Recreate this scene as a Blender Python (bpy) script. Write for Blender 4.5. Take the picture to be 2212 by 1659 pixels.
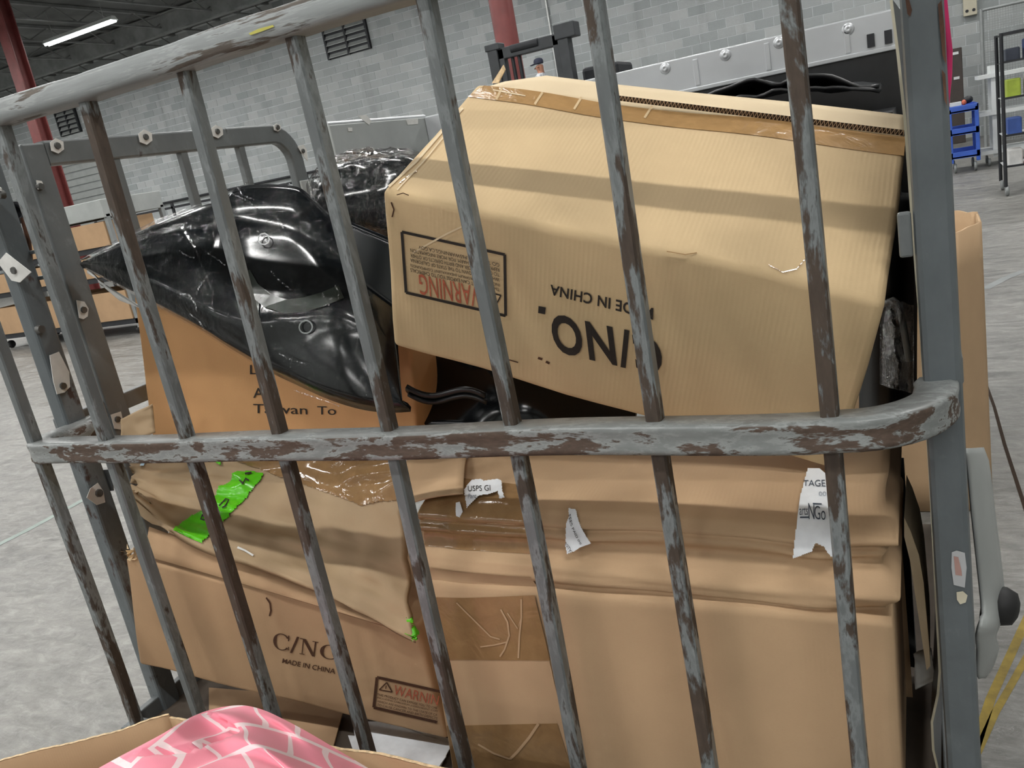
import bpy, bmesh, math, random
import numpy as np
from mathutils import Vector, Matrix, noise as mnoise

for o in list(bpy.data.objects): bpy.data.objects.remove(o, do_unlink=True)
SC = bpy.context.scene
COL = SC.collection
W, H = 2212, 1659

# ------------------------------------------------------------------ camera
CAM = np.array([1.677, -1.050, 1.378]); YAW, PITCH, ROLL, FPX = 0.482, -0.2596, -0.1921, 1809.7
_cy, _sy = math.cos(YAW), math.sin(YAW)
FWD = np.array([-_sy*math.cos(PITCH), _cy*math.cos(PITCH), math.sin(PITCH)])
_r = np.array([_cy, _sy, 0.]); _u = np.cross(_r, FWD)
RGT = math.cos(ROLL)*_r + math.sin(ROLL)*_u; UPV = -math.sin(ROLL)*_r + math.cos(ROLL)*_u
cam = bpy.data.cameras.new('camera'); cam.sensor_width = 36.0; cam.lens = FPX/W*36.0
cam.clip_start = 0.02; cam.clip_end = 200
co = bpy.data.objects.new('camera', cam); COL.objects.link(co)
co.matrix_world = Matrix([[RGT[0], UPV[0], -FWD[0], CAM[0]], [RGT[1], UPV[1], -FWD[1], CAM[1]],
                          [RGT[2], UPV[2], -FWD[2], CAM[2]], [0, 0, 0, 1]])
SC.camera = co

# ------------------------------------------------------------------ world, exposure
wd = bpy.data.worlds.new('world'); SC.world = wd; wd.use_nodes = True
wd.node_tree.nodes['Background'].inputs[0].default_value = (0.55, 0.58, 0.62, 1)
wd.node_tree.nodes['Background'].inputs[1].default_value = 0.05
vs = SC.view_settings
vs.view_transform = 'Standard'; vs.look = 'None'; vs.gamma = 1.0; vs.use_curve_mapping = False
vs.exposure = 0.50
LAMP_W = 88.0          # watts of each ceiling strip
LAMP_ROWS = [14.3, 8.7, 3.1, -2.5, -8.1, -13.7]
LAMP_XS = [-25.7, -20.8, -15.9, -11.0, -6.1, -1.2, 3.7]
LAMP_COL = (1.0, 0.98, 0.95)
LAMP_Z = 6.05

# ------------------------------------------------------------------ picture -> place helpers
def ray(px): return FWD + (px[0]-W/2)/FPX*RGT - (px[1]-H/2)/FPX*UPV
def at(px, x=None, y=None, z=None):
    d = ray(px)
    t = (x-CAM[0])/d[0] if x is not None else (y-CAM[1])/d[1] if y is not None else (z-CAM[2])/d[2]
    return CAM + t*d
def proj(P):
    d = np.asarray(P, float)-CAM; w = d@FWD
    return np.array([W/2+FPX*(d@RGT)/w, H/2-FPX*(d@UPV)/w])
def V(*a): return np.array(a, float)
def nz(p, s=1.0, seed=0.0): return mnoise.noise(Vector((p[0]*s+seed*7.3, p[1]*s+seed*3.1, p[2]*s-seed*5.7)))
def sstep(x, a, b):
    t = min(1, max(0, (x-a)/(b-a))); return t*t*(3-2*t)

# ------------------------------------------------------------------ objects
ORG = {}
def empty(name, loc, label, cat, group=None):
    o = bpy.data.objects.new(name, None); COL.objects.link(o); o.location = Vector(loc)
    o.empty_display_size = 0.1; o['label'] = label; o['category'] = cat
    if group: o['group'] = group
    ORG[o.name] = np.array(loc, float); return o
def tag(o, label, cat, group=None):
    o['label'] = label; o['category'] = cat
    if group: o['group'] = group
    return o
def structure(o, label=None):
    o['kind'] = 'structure'
    if label: o['label'] = label
    return o

class MB:
    def __init__(s): s.v = []; s.f = []; s.uv = []; s.sm = []
    def add(s, vs_, fs, smooth=False, uvs=None):
        b = len(s.v); s.v += [tuple(map(float, q)) for q in vs_]
        for k, f in enumerate(fs):
            s.f.append([b+i for i in f]); s.sm.append(smooth)
            s.uv.append(uvs[k] if uvs else [(0, 0)]*len(f))
        return s
    def box(s, lo, hi):
        x0, y0, z0 = lo; x1, y1, z1 = hi
        return s.add([(x0,y0,z0),(x1,y0,z0),(x1,y1,z0),(x0,y1,z0),(x0,y0,z1),(x1,y0,z1),(x1,y1,z1),(x0,y1,z1)],
                     [[0,3,2,1],[4,5,6,7],[0,1,5,4],[1,2,6,5],[2,3,7,6],[3,0,4,7]])
    def bar(s, p0, p1, w, d, side=(1,0,0)):
        """rectangular bar from p0 to p1, w across 'side', d across the third axis"""
        p0, p1 = V(*p0), V(*p1); a = p1-p0; a /= np.linalg.norm(a)
        sd = V(*side); sd = sd-a*(sd@a); sd /= np.linalg.norm(sd); t = np.cross(a, sd)
        q = [p0-sd*w/2-t*d/2, p0+sd*w/2-t*d/2, p0+sd*w/2+t*d/2, p0-sd*w/2+t*d/2]
        q += [x+(p1-p0) for x in q]
        return s.add(q, [[0,3,2,1],[4,5,6,7],[0,1,5,4],[1,2,6,5],[2,3,7,6],[3,0,4,7]])
    def cyl(s, p0, p1, r0, r1=None, n=14, cap=True):
        r1 = r0 if r1 is None else r1
        p0, p1 = V(*p0), V(*p1); a = p1-p0; a /= np.linalg.norm(a)
        t = V(0,0,1) if abs(a[2]) < .9 else V(1,0,0); e = np.cross(a, t); e /= np.linalg.norm(e); g = np.cross(a, e)
        q = []
        for p, r in ((p0, r0), (p1, r1)):
            q += [p+r*(math.cos(2*math.pi*k/n)*e+math.sin(2*math.pi*k/n)*g) for k in range(n)]
        s.add(q, [[k, (k+1) % n, n+(k+1) % n, n+k] for k in range(n)], True)
        if cap: s.add(q, [list(range(n))[::-1], list(range(n, 2*n))])
        return s
    def tube(s, path, r, n=8):
        path = [V(*p) for p in path]; rings = []; prev = None
        for i, p in enumerate(path):
            a = path[min(i+1, len(path)-1)]-path[max(i-1, 0)]; a /= np.linalg.norm(a)
            t = prev if prev is not None else (V(0,0,1) if abs(a[2]) < .9 else V(1,0,0))
            e = t-a*(t@a); e /= np.linalg.norm(e); prev = e; g = np.cross(a, e)
            rr = r[i] if isinstance(r, (list, tuple)) else r
            rings += [p+rr*(math.cos(2*math.pi*k/n)*e+math.sin(2*math.pi*k/n)*g) for k in range(n)]
        m = len(path)
        fs = [[i*n+k, i*n+(k+1) % n, (i+1)*n+(k+1) % n, (i+1)*n+k] for i in range(m-1) for k in range(n)]
        s.add(rings, fs, True); s.add(rings, [list(range(n))[::-1], list(range((m-1)*n, m*n))]); return s
    def sweep(s, path, prof, smooth=True, cap=True):
        """path: [(point, outward unit vec, up vec)], prof: closed list of (o,z)"""
        n = len(prof); q = []
        for p, o, u in path: q += [V(*p)+V(*o)*a+V(*u)*b for a, b in prof]
        m = len(path)
        s.add(q, [[i*n+k, i*n+(k+1) % n, (i+1)*n+(k+1) % n, (i+1)*n+k] for i in range(m-1) for k in range(n)], smooth)
        if cap: s.add(q, [list(range(n))[::-1], list(range((m-1)*n, m*n))])
        return s
    def grid(s, fn, nu, nv, smooth=True, closeu=False, us=None, vs_=None, uvscale=(1, 1)):
        us = us or [i/nu for i in range(nu+1)]; vs_ = vs_ or [j/nv for j in range(nv+1)]
        q = [fn(a, b) for b in vs_ for a in us]; n = len(us); fs = []; uvs = []
        for j in range(len(vs_)-1):
            for i in range(n-1):
                fs.append([j*n+i, j*n+i+1, (j+1)*n+i+1, (j+1)*n+i])
                uvs.append([(us[i]*uvscale[0], vs_[j]*uvscale[1]), (us[i+1]*uvscale[0], vs_[j]*uvscale[1]),
                            (us[i+1]*uvscale[0], vs_[j+1]*uvscale[1]), (us[i]*uvscale[0], vs_[j+1]*uvscale[1])])
        return s.add(q, fs, smooth, uvs)
    def prism(s, poly, off):
        """planar polygon (3D points) extruded by vector off"""
        n = len(poly); poly = [V(*p) for p in poly]; q = poly+[p+V(*off) for p in poly]
        return s.add(q, [list(range(n))[::-1], list(range(n, 2*n))]+[[k, (k+1) % n, n+(k+1) % n, n+k] for k in range(n)])
    def lathe(s, c, axis, prof, n=20):
        a = V(*axis); a /= np.linalg.norm(a); t = V(0,0,1) if abs(a[2]) < .9 else V(1,0,0)
        e = np.cross(a, t); e /= np.linalg.norm(e); g = np.cross(a, e); q = []
        for h, r in prof: q += [V(*c)+a*h+r*(math.cos(2*math.pi*k/n)*e+math.sin(2*math.pi*k/n)*g) for k in range(n)]
        m = len(prof)
        return s.add(q, [[i*n+k, i*n+(k+1) % n, (i+1)*n+(k+1) % n, (i+1)*n+k] for i in range(m-1) for k in range(n)], True)
    def build(s, name, mat, parent=None, bevel=0, merge=0, solid=0, subsurf=0, kind=None, label=None, solid_off=-1):
        me = bpy.data.meshes.new(name); org = V(0,0,0)
        o = bpy.data.objects.new(name, me); COL.objects.link(o)
        if parent is not None:
            root = parent
            while root.parent: root = root.parent
            org = ORG.get(root.name, V(0,0,0)); o.parent = parent
        me.from_pydata([tuple(V(*q)-org) for q in s.v], [], s.f)
        ul = me.uv_layers.new(name='UVMap'); k = 0
        for f in s.uv:
            for c in f: ul.data[k].uv = c; k += 1
        me.polygons.foreach_set('use_smooth', s.sm)
        bm = bmesh.new(); bm.from_mesh(me)
        if merge: bmesh.ops.remove_doubles(bm, verts=bm.verts, dist=merge)
        bmesh.ops.recalc_face_normals(bm, faces=bm.faces) if solid == 0 else None
        bm.to_mesh(me); bm.free(); me.update()
        if mat: me.materials.append(mat)
        if solid:
            m = o.modifiers.new('thickness', 'SOLIDIFY'); m.thickness = solid; m.offset = solid_off
        if bevel:
            m = o.modifiers.new('bevel', 'BEVEL'); m.width = bevel; m.segments = 2; m.limit_method = 'ANGLE'; m.angle_limit = 0.7
        if subsurf:
            m = o.modifiers.new('smooth', 'SUBSURF'); m.levels = subsurf; m.render_levels = subsurf
        if kind: o['kind'] = kind
        if label: o['label'] = label
        return o

# ------------------------------------------------------------------ materials
def srgb(r, g, b):
    f = lambda c: c/12.92 if c <= 0.04045 else ((c+0.055)/1.055)**2.4
    return (f(r/255), f(g/255), f(b/255), 1)
class NG:
    def __init__(s, name):
        s.m = bpy.data.materials.new(name); s.m.use_nodes = True; s.t = s.m.node_tree
        s.b = s.t.nodes['Principled BSDF']; s.out = s.t.nodes['Material Output']
    def n(s, typ, **kw):
        x = s.t.nodes.new(typ)
        for k, v in kw.items():
            if k in x.inputs.keys() if isinstance(k, str) else False:
                pass
            try: setattr(x, k, v)
            except Exception: x.inputs[k].default_value = v
        return x
    def l(s, a, b): s.t.links.new(a, b)
    def coord(s, kind='Object', scale=(1,1,1), rot=(0,0,0)):
        if kind == 'World': c = s.n('ShaderNodeNewGeometry').outputs['Position']
        else: c = s.n('ShaderNodeTexCoord').outputs[kind]
        m = s.n('ShaderNodeMapping'); m.inputs['Scale'].default_value = scale; m.inputs['Rotation'].default_value = rot
        s.l(c, m.inputs['Vector']); return m.outputs[0]
    def noise(s, vec, scale, detail=3, rough=0.55, dist=0.0):
        x = s.n('ShaderNodeTexNoise'); x.inputs['Scale'].default_value = scale; x.inputs['Detail'].default_value = detail
        x.inputs['Roughness'].default_value = rough; x.inputs['Distortion'].default_value = dist
        s.l(vec, x.inputs['Vector']); return x.outputs['Fac']
    def ramp(s, fac, stops, interp='LINEAR'):
        x = s.n('ShaderNodeValToRGB'); e = x.color_ramp.elements; x.color_ramp.interpolation = interp
        while len(e) < len(stops): e.new(0.5)
        for k, (p, c) in enumerate(stops):
            e[k].position = p; e[k].color = c if isinstance(c, tuple) else (c, c, c, 1)
        s.l(fac, x.inputs[0]); return x.outputs[0]
    def mix(s, fac, a, b, mode='MIX'):
        x = s.n('ShaderNodeMix'); x.data_type = 'RGBA'; x.blend_type = mode
        for k, v in ((0, fac), (6, a), (7, b)):
            if hasattr(v, 'is_linked'): s.l(v, x.inputs[k])
            else: x.inputs[k].default_value = v
        return x.outputs[2]
    def math(s, op, a, b=None):
        x = s.n('ShaderNodeMath'); x.operation = op
        for k, v in ((0, a), (1, b)):
            if v is None: continue
            if hasattr(v, 'is_linked'): s.l(v, x.inputs[k])
            else: x.inputs[k].default_value = v
        return x.outputs[0]
    def bump(s, h, strength=0.3, dist=0.01):
        x = s.n('ShaderNodeBump'); x.inputs['Strength'].default_value = strength; x.inputs['Distance'].default_value = dist
        s.l(h, x.inputs['Height']); s.l(x.outputs[0], s.b.inputs['Normal'])
    def set(s, **kw):
        for k, v in kw.items():
            k = k.replace('_', ' ')
            if hasattr(v, 'is_linked'): s.l(v, s.b.inputs[k])
            else: s.b.inputs[k].default_value = v
        return s

def flat(name, rgb, rough=0.6, metal=0.0, vary=0.12, scale=14, bump=0.0, coat=0.0):
    g = NG(name); c = g.coord('Object')
    n = g.noise(c, scale, 4)
    a = tuple(x*(1-vary) for x in srgb(*rgb)[:3])+(1,); b = tuple(min(1, x*(1+vary)) for x in srgb(*rgb)[:3])+(1,)
    g.set(Base_Color=g.ramp(n, [(0.3, a), (0.7, b)]), Roughness=rough, Metallic=metal, Coat_Weight=coat)
    if bump: g.bump(n, bump)
    return g.m

def worn_paint(name, paint, rust, amount, stretch=(1,1,1), light=None, rough=0.42, scale=9, cleantop=False):
    """grey enamel chipped down to brown rust; amount 0..1 = share of rust"""
    g = NG(name); c = g.coord('Object', stretch)
    n1 = g.noise(c, scale, 6, 0.62, 0.4); n2 = g.noise(c, scale*6, 4, 0.6); n3 = g.noise(c, scale*0.45, 2)
    m = g.math('ADD', g.math('MULTIPLY', n1, 0.62), g.math('ADD', g.math('MULTIPLY', n2, 0.16), g.math('MULTIPLY', n3, 0.22)))
    t = 0.34+amount*0.30
    mask = g.ramp(m, [(t-0.012, 1.0), (t+0.012, 0.0)])
    if cleantop:
        sn = g.n('ShaderNodeSeparateXYZ'); g.l(g.n('ShaderNodeTexCoord').outputs['Normal'], sn.inputs[0])
        mask = g.math('MULTIPLY', mask, g.ramp(sn.outputs['Z'], [(0.45, 1.0), (0.8, 0.12)]))
    pa = srgb(*paint); li = srgb(*(light or tuple(min(255, int(x*1.25)+8) for x in paint)))
    pc = g.ramp(g.noise(c, scale*3, 5, 0.65), [(0.3, tuple(x*0.82 for x in pa[:3])+(1,)), (0.62, pa), (0.8, li)])
    rc = g.ramp(n2, [(0.3, tuple(x*0.6 for x in srgb(*rust)[:3])+(1,)), (0.7, srgb(*rust))])
    edge = g.ramp(m, [(t+0.008, 0.0), (t+0.02, 1.0), (t+0.03, 1.0), (t+0.06, 0.0)])
    pc = g.mix(g.math('MULTIPLY', edge, 0.35), pc, li)
    g.set(Base_Color=g.mix(mask, pc, rc), Roughness=g.ramp(mask, [(0, rough), (1, 0.75)]), Metallic=0.0, Specular_IOR_Level=0.5)
    g.bump(g.math('SUBTRACT', g.math('MULTIPLY', n2, 0.25), mask), 0.3, 0.0007)
    return g.m

def cardboard(name, rgb, dark=0.80, lines=0.30, rough=0.82):
    g = NG(name); uv = g.coord('UV'); c = g.coord('Object')
    big = g.noise(c, 5.5, 4, 0.55); fib = g.noise(g.coord('UV', (1, 6, 1)), 160, 3, 0.7); sp = g.noise(c, 420, 2)
    base = srgb(*rgb); lo = tuple(x*dark for x in base[:3])+(1,)
    col = g.ramp(big, [(0.25, lo), (0.65, base)])
    col = g.mix(0.16, col, g.ramp(fib, [(0.3, lo), (0.7, tuple(min(1, x*1.15) for x in base[:3])+(1,))]))
    col = g.mix(g.math('MULTIPLY', g.ramp(sp, [(0.66, 0.0), (0.74, 1.0)]), 0.18), col, tuple(x*0.55 for x in base[:3])+(1,))
    g.set(Base_Color=col, Roughness=rough, Specular_IOR_Level=0.25)
    w = g.n('ShaderNodeTexWave'); w.wave_type = 'BANDS'; w.bands_direction = 'X'; w.inputs['Scale'].default_value = 44
    w.inputs['Distortion'].default_value = 0.6; w.inputs['Detail'].default_value = 1
    g.l(uv, w.inputs['Vector'])
    patch = g.ramp(g.noise(uv, 7, 2), [(0.35, 0.2), (0.65, 1.0)])
    g.bump(g.math('ADD', g.math('MULTIPLY', g.math('MULTIPLY', w.outputs['Fac'], patch), lines), g.math('MULTIPLY', fib, 0.18)), 0.22, 0.002)
    return g.m

def tape_mat(name, rgb, rough=0.14):
    g = NG(name); c = g.coord('Object')
    n = g.noise(c, 38, 5, 0.6, 0.6)
    base = srgb(*rgb)
    g.set(Base_Color=g.ramp(n, [(0.3, tuple(x*0.82 for x in base[:3])+(1,)), (0.7, base)]), Roughness=rough, Specular_IOR_Level=0.5)
    g.bump(g.noise(c, 26, 3, 0.5, 0.8), 0.22, 0.01); return g.m

def film_mat(name, wrinkle=0.6, scale=22, cover=0.12):
    """clear wrinkled film"""
    g = NG(name); c = g.coord('Object')
    n = g.noise(c, scale, 5, 0.6, 1.2); n2 = g.noise(c, scale*2.6, 3, 0.6, 2.0)
    tr = g.n('ShaderNodeBsdfTransparent'); gl = g.n('ShaderNodeBsdfGlossy'); gl.inputs['Roughness'].default_value = 0.06
    df = g.n('ShaderNodeBsdfDiffuse'); df.inputs[0].default_value = (0.8, 0.82, 0.84, 1)
    bp = g.n('ShaderNodeBump'); bp.inputs['Strength'].default_value = wrinkle; bp.inputs['Distance'].default_value = 0.03
    g.l(g.math('ADD', n, g.math('MULTIPLY', n2, 0.4)), bp.inputs['Height'])
    g.l(bp.outputs[0], gl.inputs['Normal'])
    fr = g.n('ShaderNodeFresnel'); fr.inputs['IOR'].default_value = 1.33; g.l(bp.outputs[0], fr.inputs['Normal'])
    m0 = g.n('ShaderNodeMixShader'); g.l(g.math('MULTIPLY', g.ramp(n2, [(0.5, 0.0), (0.75, 1.0)]), cover), m0.inputs[0])
    g.l(tr.outputs[0], m0.inputs[1]); g.l(df.outputs[0], m0.inputs[2])
    m1 = g.n('ShaderNodeMixShader'); g.l(g.math('MULTIPLY', fr.outputs[0], 0.9), m1.inputs[0])
    g.l(m0.outputs[0], m1.inputs[1]); g.l(gl.outputs[0], m1.inputs[2])
    g.l(m1.outputs[0], g.out.inputs['Surface']); return g.m

def wall_mat():
    g = NG('painted_block'); P = g.n('ShaderNodeNewGeometry').outputs['Position']
    sx = g.n('ShaderNodeSeparateXYZ'); g.l(P, sx.inputs[0])
    row = g.math('FLOOR', g.math('DIVIDE', sx.outputs['Z'], 0.2032))
    half = g.math('MULTIPLY', g.math('MODULO', row, 2.0), 0.2032)
    colx = g.math('FLOOR', g.math('DIVIDE', g.math('ADD', g.math('ADD', sx.outputs['X'], 100*0.4064), half), 0.4064))
    cb = g.n('ShaderNodeCombineXYZ'); g.l(row, cb.inputs[0]); g.l(colx, cb.inputs[1])
    wn = g.n('ShaderNodeTexWhiteNoise'); wn.noise_dimensions = '3D'; g.l(cb.outputs[0], wn.inputs['Vector'])
    big = g.noise(g.coord('World', (0.35, 1, 0.5)), 1.0, 4); drip = g.noise(g.coord('World', (1.3, 1, 0.16)), 1.0, 4, 0.6)
    col = g.ramp(wn.outputs['Value'], [(0.0, srgb(158, 164, 165)), (0.5, srgb(172, 177, 178)), (1.0, srgb(187, 191, 191))])
    col = g.mix(g.math('MULTIPLY', g.ramp(big, [(0.35, 1.0), (0.6, 0.0)]), 0.30), col, srgb(140, 143, 140))
    col = g.mix(g.math('MULTIPLY', g.ramp(drip, [(0.60, 0.0), (0.76, 1.0)]), 0.55), col, srgb(116, 118, 118))
    g.set(Base_Color=col, Roughness=0.6); g.bump(g.noise(g.coord('World'), 60, 3), 0.3, 0.01)
    return g.m
def concrete_mat():
    g = NG('worn_concrete'); c = g.coord('World')
    n1 = g.noise(g.coord('World', (1, 0.6, 1)), 1.1, 6, 0.62, 0.5); n2 = g.noise(c, 9, 6, 0.7); n3 = g.noise(g.coord('World', (0.6, 3, 1), (0, 0, 0.5)), 4.5, 6, 0.72, 1.0)
    col = g.ramp(n1, [(0.30, srgb(86, 85, 82)), (0.5, srgb(124, 123, 119)), (0.70, srgb(148, 147, 142))])
    col = g.mix(0.35, col, g.ramp(n2, [(0.36, srgb(66, 65, 63)), (0.64, srgb(160, 159, 154))]))
    col = g.mix(0.30, col, g.ramp(n3, [(0.40, srgb(58, 58, 57)), (0.56, srgb(156, 155, 151))]))
    n4 = g.noise(g.coord('World', (1, 2.4, 1), (0, 0, 0.6)), 8, 6, 0.72, 1.2)
    col = g.mix(0.30, col, g.ramp(n4, [(0.36, srgb(84, 83, 81)), (0.52, srgb(140, 139, 135)), (0.66, srgb(186, 185, 181))]))
    # saw-cut joints of the slab
    sx = g.n('ShaderNodeSeparateXYZ'); g.l(c, sx.inputs[0])
    g.set(Base_Color=col, Roughness=g.ramp(n3, [(0.35, 0.28), (0.65, 0.6)]), Specular_IOR_Level=0.45)
    g.bump(g.math('ADD', n2, g.math('MULTIPLY', n3, 1.0)), 0.5, 0.012); return g.m

M = {}
M['wall'] = wall_mat(); M['floor'] = concrete_mat()
M['mortar'] = flat('mortar', (216, 221, 222), 0.8, 0, 0.05, 3)
M['plaster'] = flat('painted_wall', (168, 171, 168), 0.8, 0, 0.08, 1)
M['deckroof'] = flat('roof_deck', (98, 100, 99), 0.8, 0, 0.35, 1.2)
M['steel_dark'] = flat('joist_steel', (120, 122, 121), 0.6, 0, 0.25, 3)
M['conduit'] = flat('galvanised_conduit', (190, 192, 190), 0.35, 0.6, 0.1, 8)
M['red_steel'] = flat('red_oxide_paint', (120, 60, 58), 0.45, 0, 0.14, 5)
M['paint_bar'] = worn_paint('bar_paint', (104, 109, 110), (78, 67, 58), 0.38, (1, 1, 0.30), (150, 156, 157), 0.36, 16)
M['paint_bar_worn'] = worn_paint('bar_paint_worn', (104, 109, 110), (80, 68, 58), 0.50, (1, 1, 0.28), (150, 156, 157), 0.36, 18)
M['paint_rail'] = worn_paint('rail_paint', (128, 132, 131), (92, 76, 65), 0.52, (0.45, 1, 1.6), (168, 172, 171), 0.34, 26, True)
M['paint_top'] = worn_paint('top_rail_paint', (142, 147, 147), (112, 104, 96), 0.30, (0.16, 1, 1.8), (182, 186, 186), 0.42, 26)
M['paint_post'] = worn_paint('post_paint', (96, 103, 106), (74, 56, 48), 0.14, (1, 1, 0.6), (118, 125, 128), 0.33, 7)
M['paint_panel'] = worn_paint('panel_paint', (104, 109, 110), (76, 60, 52), 0.12, (1, 1, 0.7), (128, 134, 136), 0.36, 6)
M['card_gold'] = cardboard('cardboard_gold', (206, 180, 140), 0.86, 0.4)
M['card_pale'] = cardboard('cardboard_pale', (222, 202, 168), 0.9, 0.15)
M['card_tan'] = cardboard('cardboard_tan', (190, 160, 126), 0.86, 0.2)
M['card_brown'] = cardboard('cardboard_brown', (184, 152, 118), 0.84, 0.15)
M['card_orange'] = cardboard('cardboard_orange', (214, 166, 116), 0.9, 0.15)
M['kraft'] = cardboard('kraft_paper', (176, 152, 120), 0.84, 0.0, 0.6)
M['card_edge'] = flat('torn_card_edge', (226, 200, 160), 0.9, 0, 0.3, 120)
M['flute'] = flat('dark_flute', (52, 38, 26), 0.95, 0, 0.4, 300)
M['tape'] = tape_mat('packing_tape', (180, 142, 94), 0.16)
M['tape2'] = tape_mat('packing_tape_dark', (156, 124, 86), 0.12)
M['green'] = tape_mat('green_tape', (96, 204, 30), 0.22)
M['ink'] = flat('black_ink', (38, 32, 28), 0.7, 0, 0.2, 200)
M['ink_brown'] = flat('brown_ink', (72, 42, 22), 0.8, 0, 0.25, 200)
M['ink_red'] = flat('red_ink', (178, 92, 66), 0.8, 0, 0.2, 200)
M['paper'] = flat('white_paper', (232, 236, 240), 0.65, 0, 0.05, 60)
M['plasticwhite'] = flat('white_plastic_scrap', (216, 216, 212), 0.5, 0, 0.08, 40)
M['gloss_black'] = NG('gloss_black_plastic').set(Base_Color=srgb(11, 15, 18), Roughness=0.15, Specular_IOR_Level=0.55).m
M['black'] = flat('black_plastic', (24, 25, 27), 0.35, 0, 0.3, 20)
M['mast'] = flat('mast_black_steel', (58, 61, 64), 0.45, 0.1, 0.18, 8)
M['film'] = film_mat('clear_wrap', .22, 16, .02)
M['film2'] = film_mat('clear_bag', 0.5, 24, 0.10)
M['alu'] = flat('brushed_aluminium', (196, 199, 202), 0.30, 0.35, 0.08, 3, 0.05)
M['alu_dull'] = flat('dull_aluminium', (168, 172, 170), 0.5, 0.25, 0.1, 4)
M['chrome'] = flat('polished_metal', (190, 195, 200), 0.16, 0.9, 0.1, 9, 0.12)
M['deckwood'] = flat('dirty_deck_board', (84, 74, 64), .8, 0, .3, 7)
M['bolt'] = flat('bolt_steel', (96, 96, 94), 0.4, 0.6, 0.2, 60)
M['rubber'] = flat('black_rubber', (30, 30, 31), 0.6, 0, 0.2, 30)
M['rust'] = flat('rusty_steel', (92, 62, 46), 0.8, 0, 0.4, 40)
M['blue'] = flat('blue_plastic', (58, 96, 190), 0.45, 0, 0.1, 6)
M['white_metal'] = flat('white_metal', (214, 218, 218), 0.45, 0, 0.06, 6)
M['grey_metal'] = flat('grey_metal', (140, 144, 144), 0.5, 0.2, 0.12, 6)
M['dark_metal'] = flat('dark_metal', (40, 42, 46), 0.5, 0.2, 0.2, 10)
M['brown_metal'] = flat('dark_brown_metal', (64, 56, 52), 0.5, 0, 0.15, 8)
M['yellow'] = flat('yellow_floor_tape', (146, 124, 44), 0.6, 0, 0.35, 22)
M['pale_green'] = flat('faded_green_paint', (140, 152, 146), 0.6, 0, 0.15, 18)
M['beige'] = flat('beige_plastic', (206, 200, 178), 0.5, 0, 0.05, 10)
M['hotpink'] = flat('pink_strap', (206, 40, 104), 0.5, 0, 0.1, 20)
M['skin'] = flat('skin', (150, 104, 84), 0.6, 0, 0.08, 20)
M['navy'] = flat('navy_cloth', (34, 38, 56), 0.8, 0, 0.15, 40)
def emis(name, col, st):
    g = NG(name); e = g.n('ShaderNodeEmission'); e.inputs[0].default_value = col+(1,); e.inputs[1].default_value = st
    g.l(e.outputs[0], g.out.inputs['Surface']); return g.m
M['tube_light'] = emis('lit_fluorescent_tube', (0.96, 1.0, 1.0), 14.0)

# =================================================================== structure
X0, X1, Y0, Y1, ZC = -30.0, 8.0, -16.0, 19.5, 6.75
floor = structure(MB().box((X0-.2, Y0-.2, -.2), (X1+.2, Y1+.3, 0)).build('floor', M['floor']), 'worn grey concrete warehouse floor')
structure(MB().box((X0-.2, Y0-.2, ZC), (X1+.2, Y1+.3, ZC+.2)).build('ceiling', M['deckroof']), 'dark metal warehouse roof deck')
wb = structure(MB().box((X0, Y1+.006, 0), (X1, Y1+.25, ZC)).build('wall_back', M['mortar']), 'grey painted concrete block back wall')
structure(MB().box((X0-.2, Y0, 0), (X0, Y1, ZC)).build('wall_left', M['plaster']))
structure(MB().box((X1, Y0, 0), (X1+.2, Y1, ZC)).build('wall_right', M['plaster']))
structure(MB().box((X0, Y0-.2, 0), (X1, Y0, ZC)).build('wall_front', M['plaster']))

# concrete blocks of the back wall: the 300 that show largest are parts, the rest one joined part
BL, BH, GAP = 0.4064, 0.2032, 0.013
masks = [[(822,420),(1010,190),(1180,150),(1960,240),(1960,900),(850,760)], [(0,228),(1000,-80),(1000,0),(0,290)],
         [(640,250),(960,240),(960,420),(640,420)], [(1330,170),(1960,20),(1960,300),(1330,300)], [(1050,60),(1230,40),(1260,200),(1080,200)],
         [(1930,0),(2060,0),(2060,400),(1940,400)], [(0,430),(320,430),(320,760),(0,760)], [(300,470),(900,470),(900,700),(300,700)]]
def inpoly(x, y, poly):
    c = False; n = len(poly)
    for i in range(n):
        (a, b), (d, e) = poly[i], poly[i-1]
        if (b > y) != (e > y) and x < (d-a)*(y-b)/(e-b)+a: c = not c
    return c
cands, rest = [], []
for r in range(int(ZC/BH)+1):
    off = (r % 2)*BH
    k0, k1 = int((X0)/BL)-1, int(X1/BL)+1
    for k in range(k0, k1+1):
        x = k*BL-off; z = r*BH
        if x < X0 or x+BL > X1 or z+BH > ZC: continue
        q = proj((x+BL/2, Y1, z+BH/2)); a = proj((x+BL, Y1, z+BH/2))[0]-proj((x, Y1, z+BH/2))[0]
        if 5 < q[0] < W-5 and 5 < q[1] < H and not any(inpoly(q[0], q[1], m) for m in masks): cands.append((-a, x, z))
        else: rest.append((x, z))
cands.sort()
rest += [(x, z) for _, x, z in cands[300:]]
bb = MB().box((0, 0, 0), (BL-GAP, -0.008, BH-GAP)).build('block', M['wall'], wb, bevel=0.0)
bmesh_data = bb.data; first = True
for _, x, z in cands[:300]:
    o = bb if first else bpy.data.objects.new('block', bmesh_data)
    if not first: COL.objects.link(o); o.parent = wb
    o.location = (x+GAP/2, Y1+.006, z+GAP/2); first = False
mb = MB()
for x, z in rest: mb.box((x+GAP/2, Y1-.002, z+GAP/2), (x+BL-GAP/2, Y1+.006, z+BH-GAP/2))
mb.build('block_courses', M['wall'], wb, kind='stuff')

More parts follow.
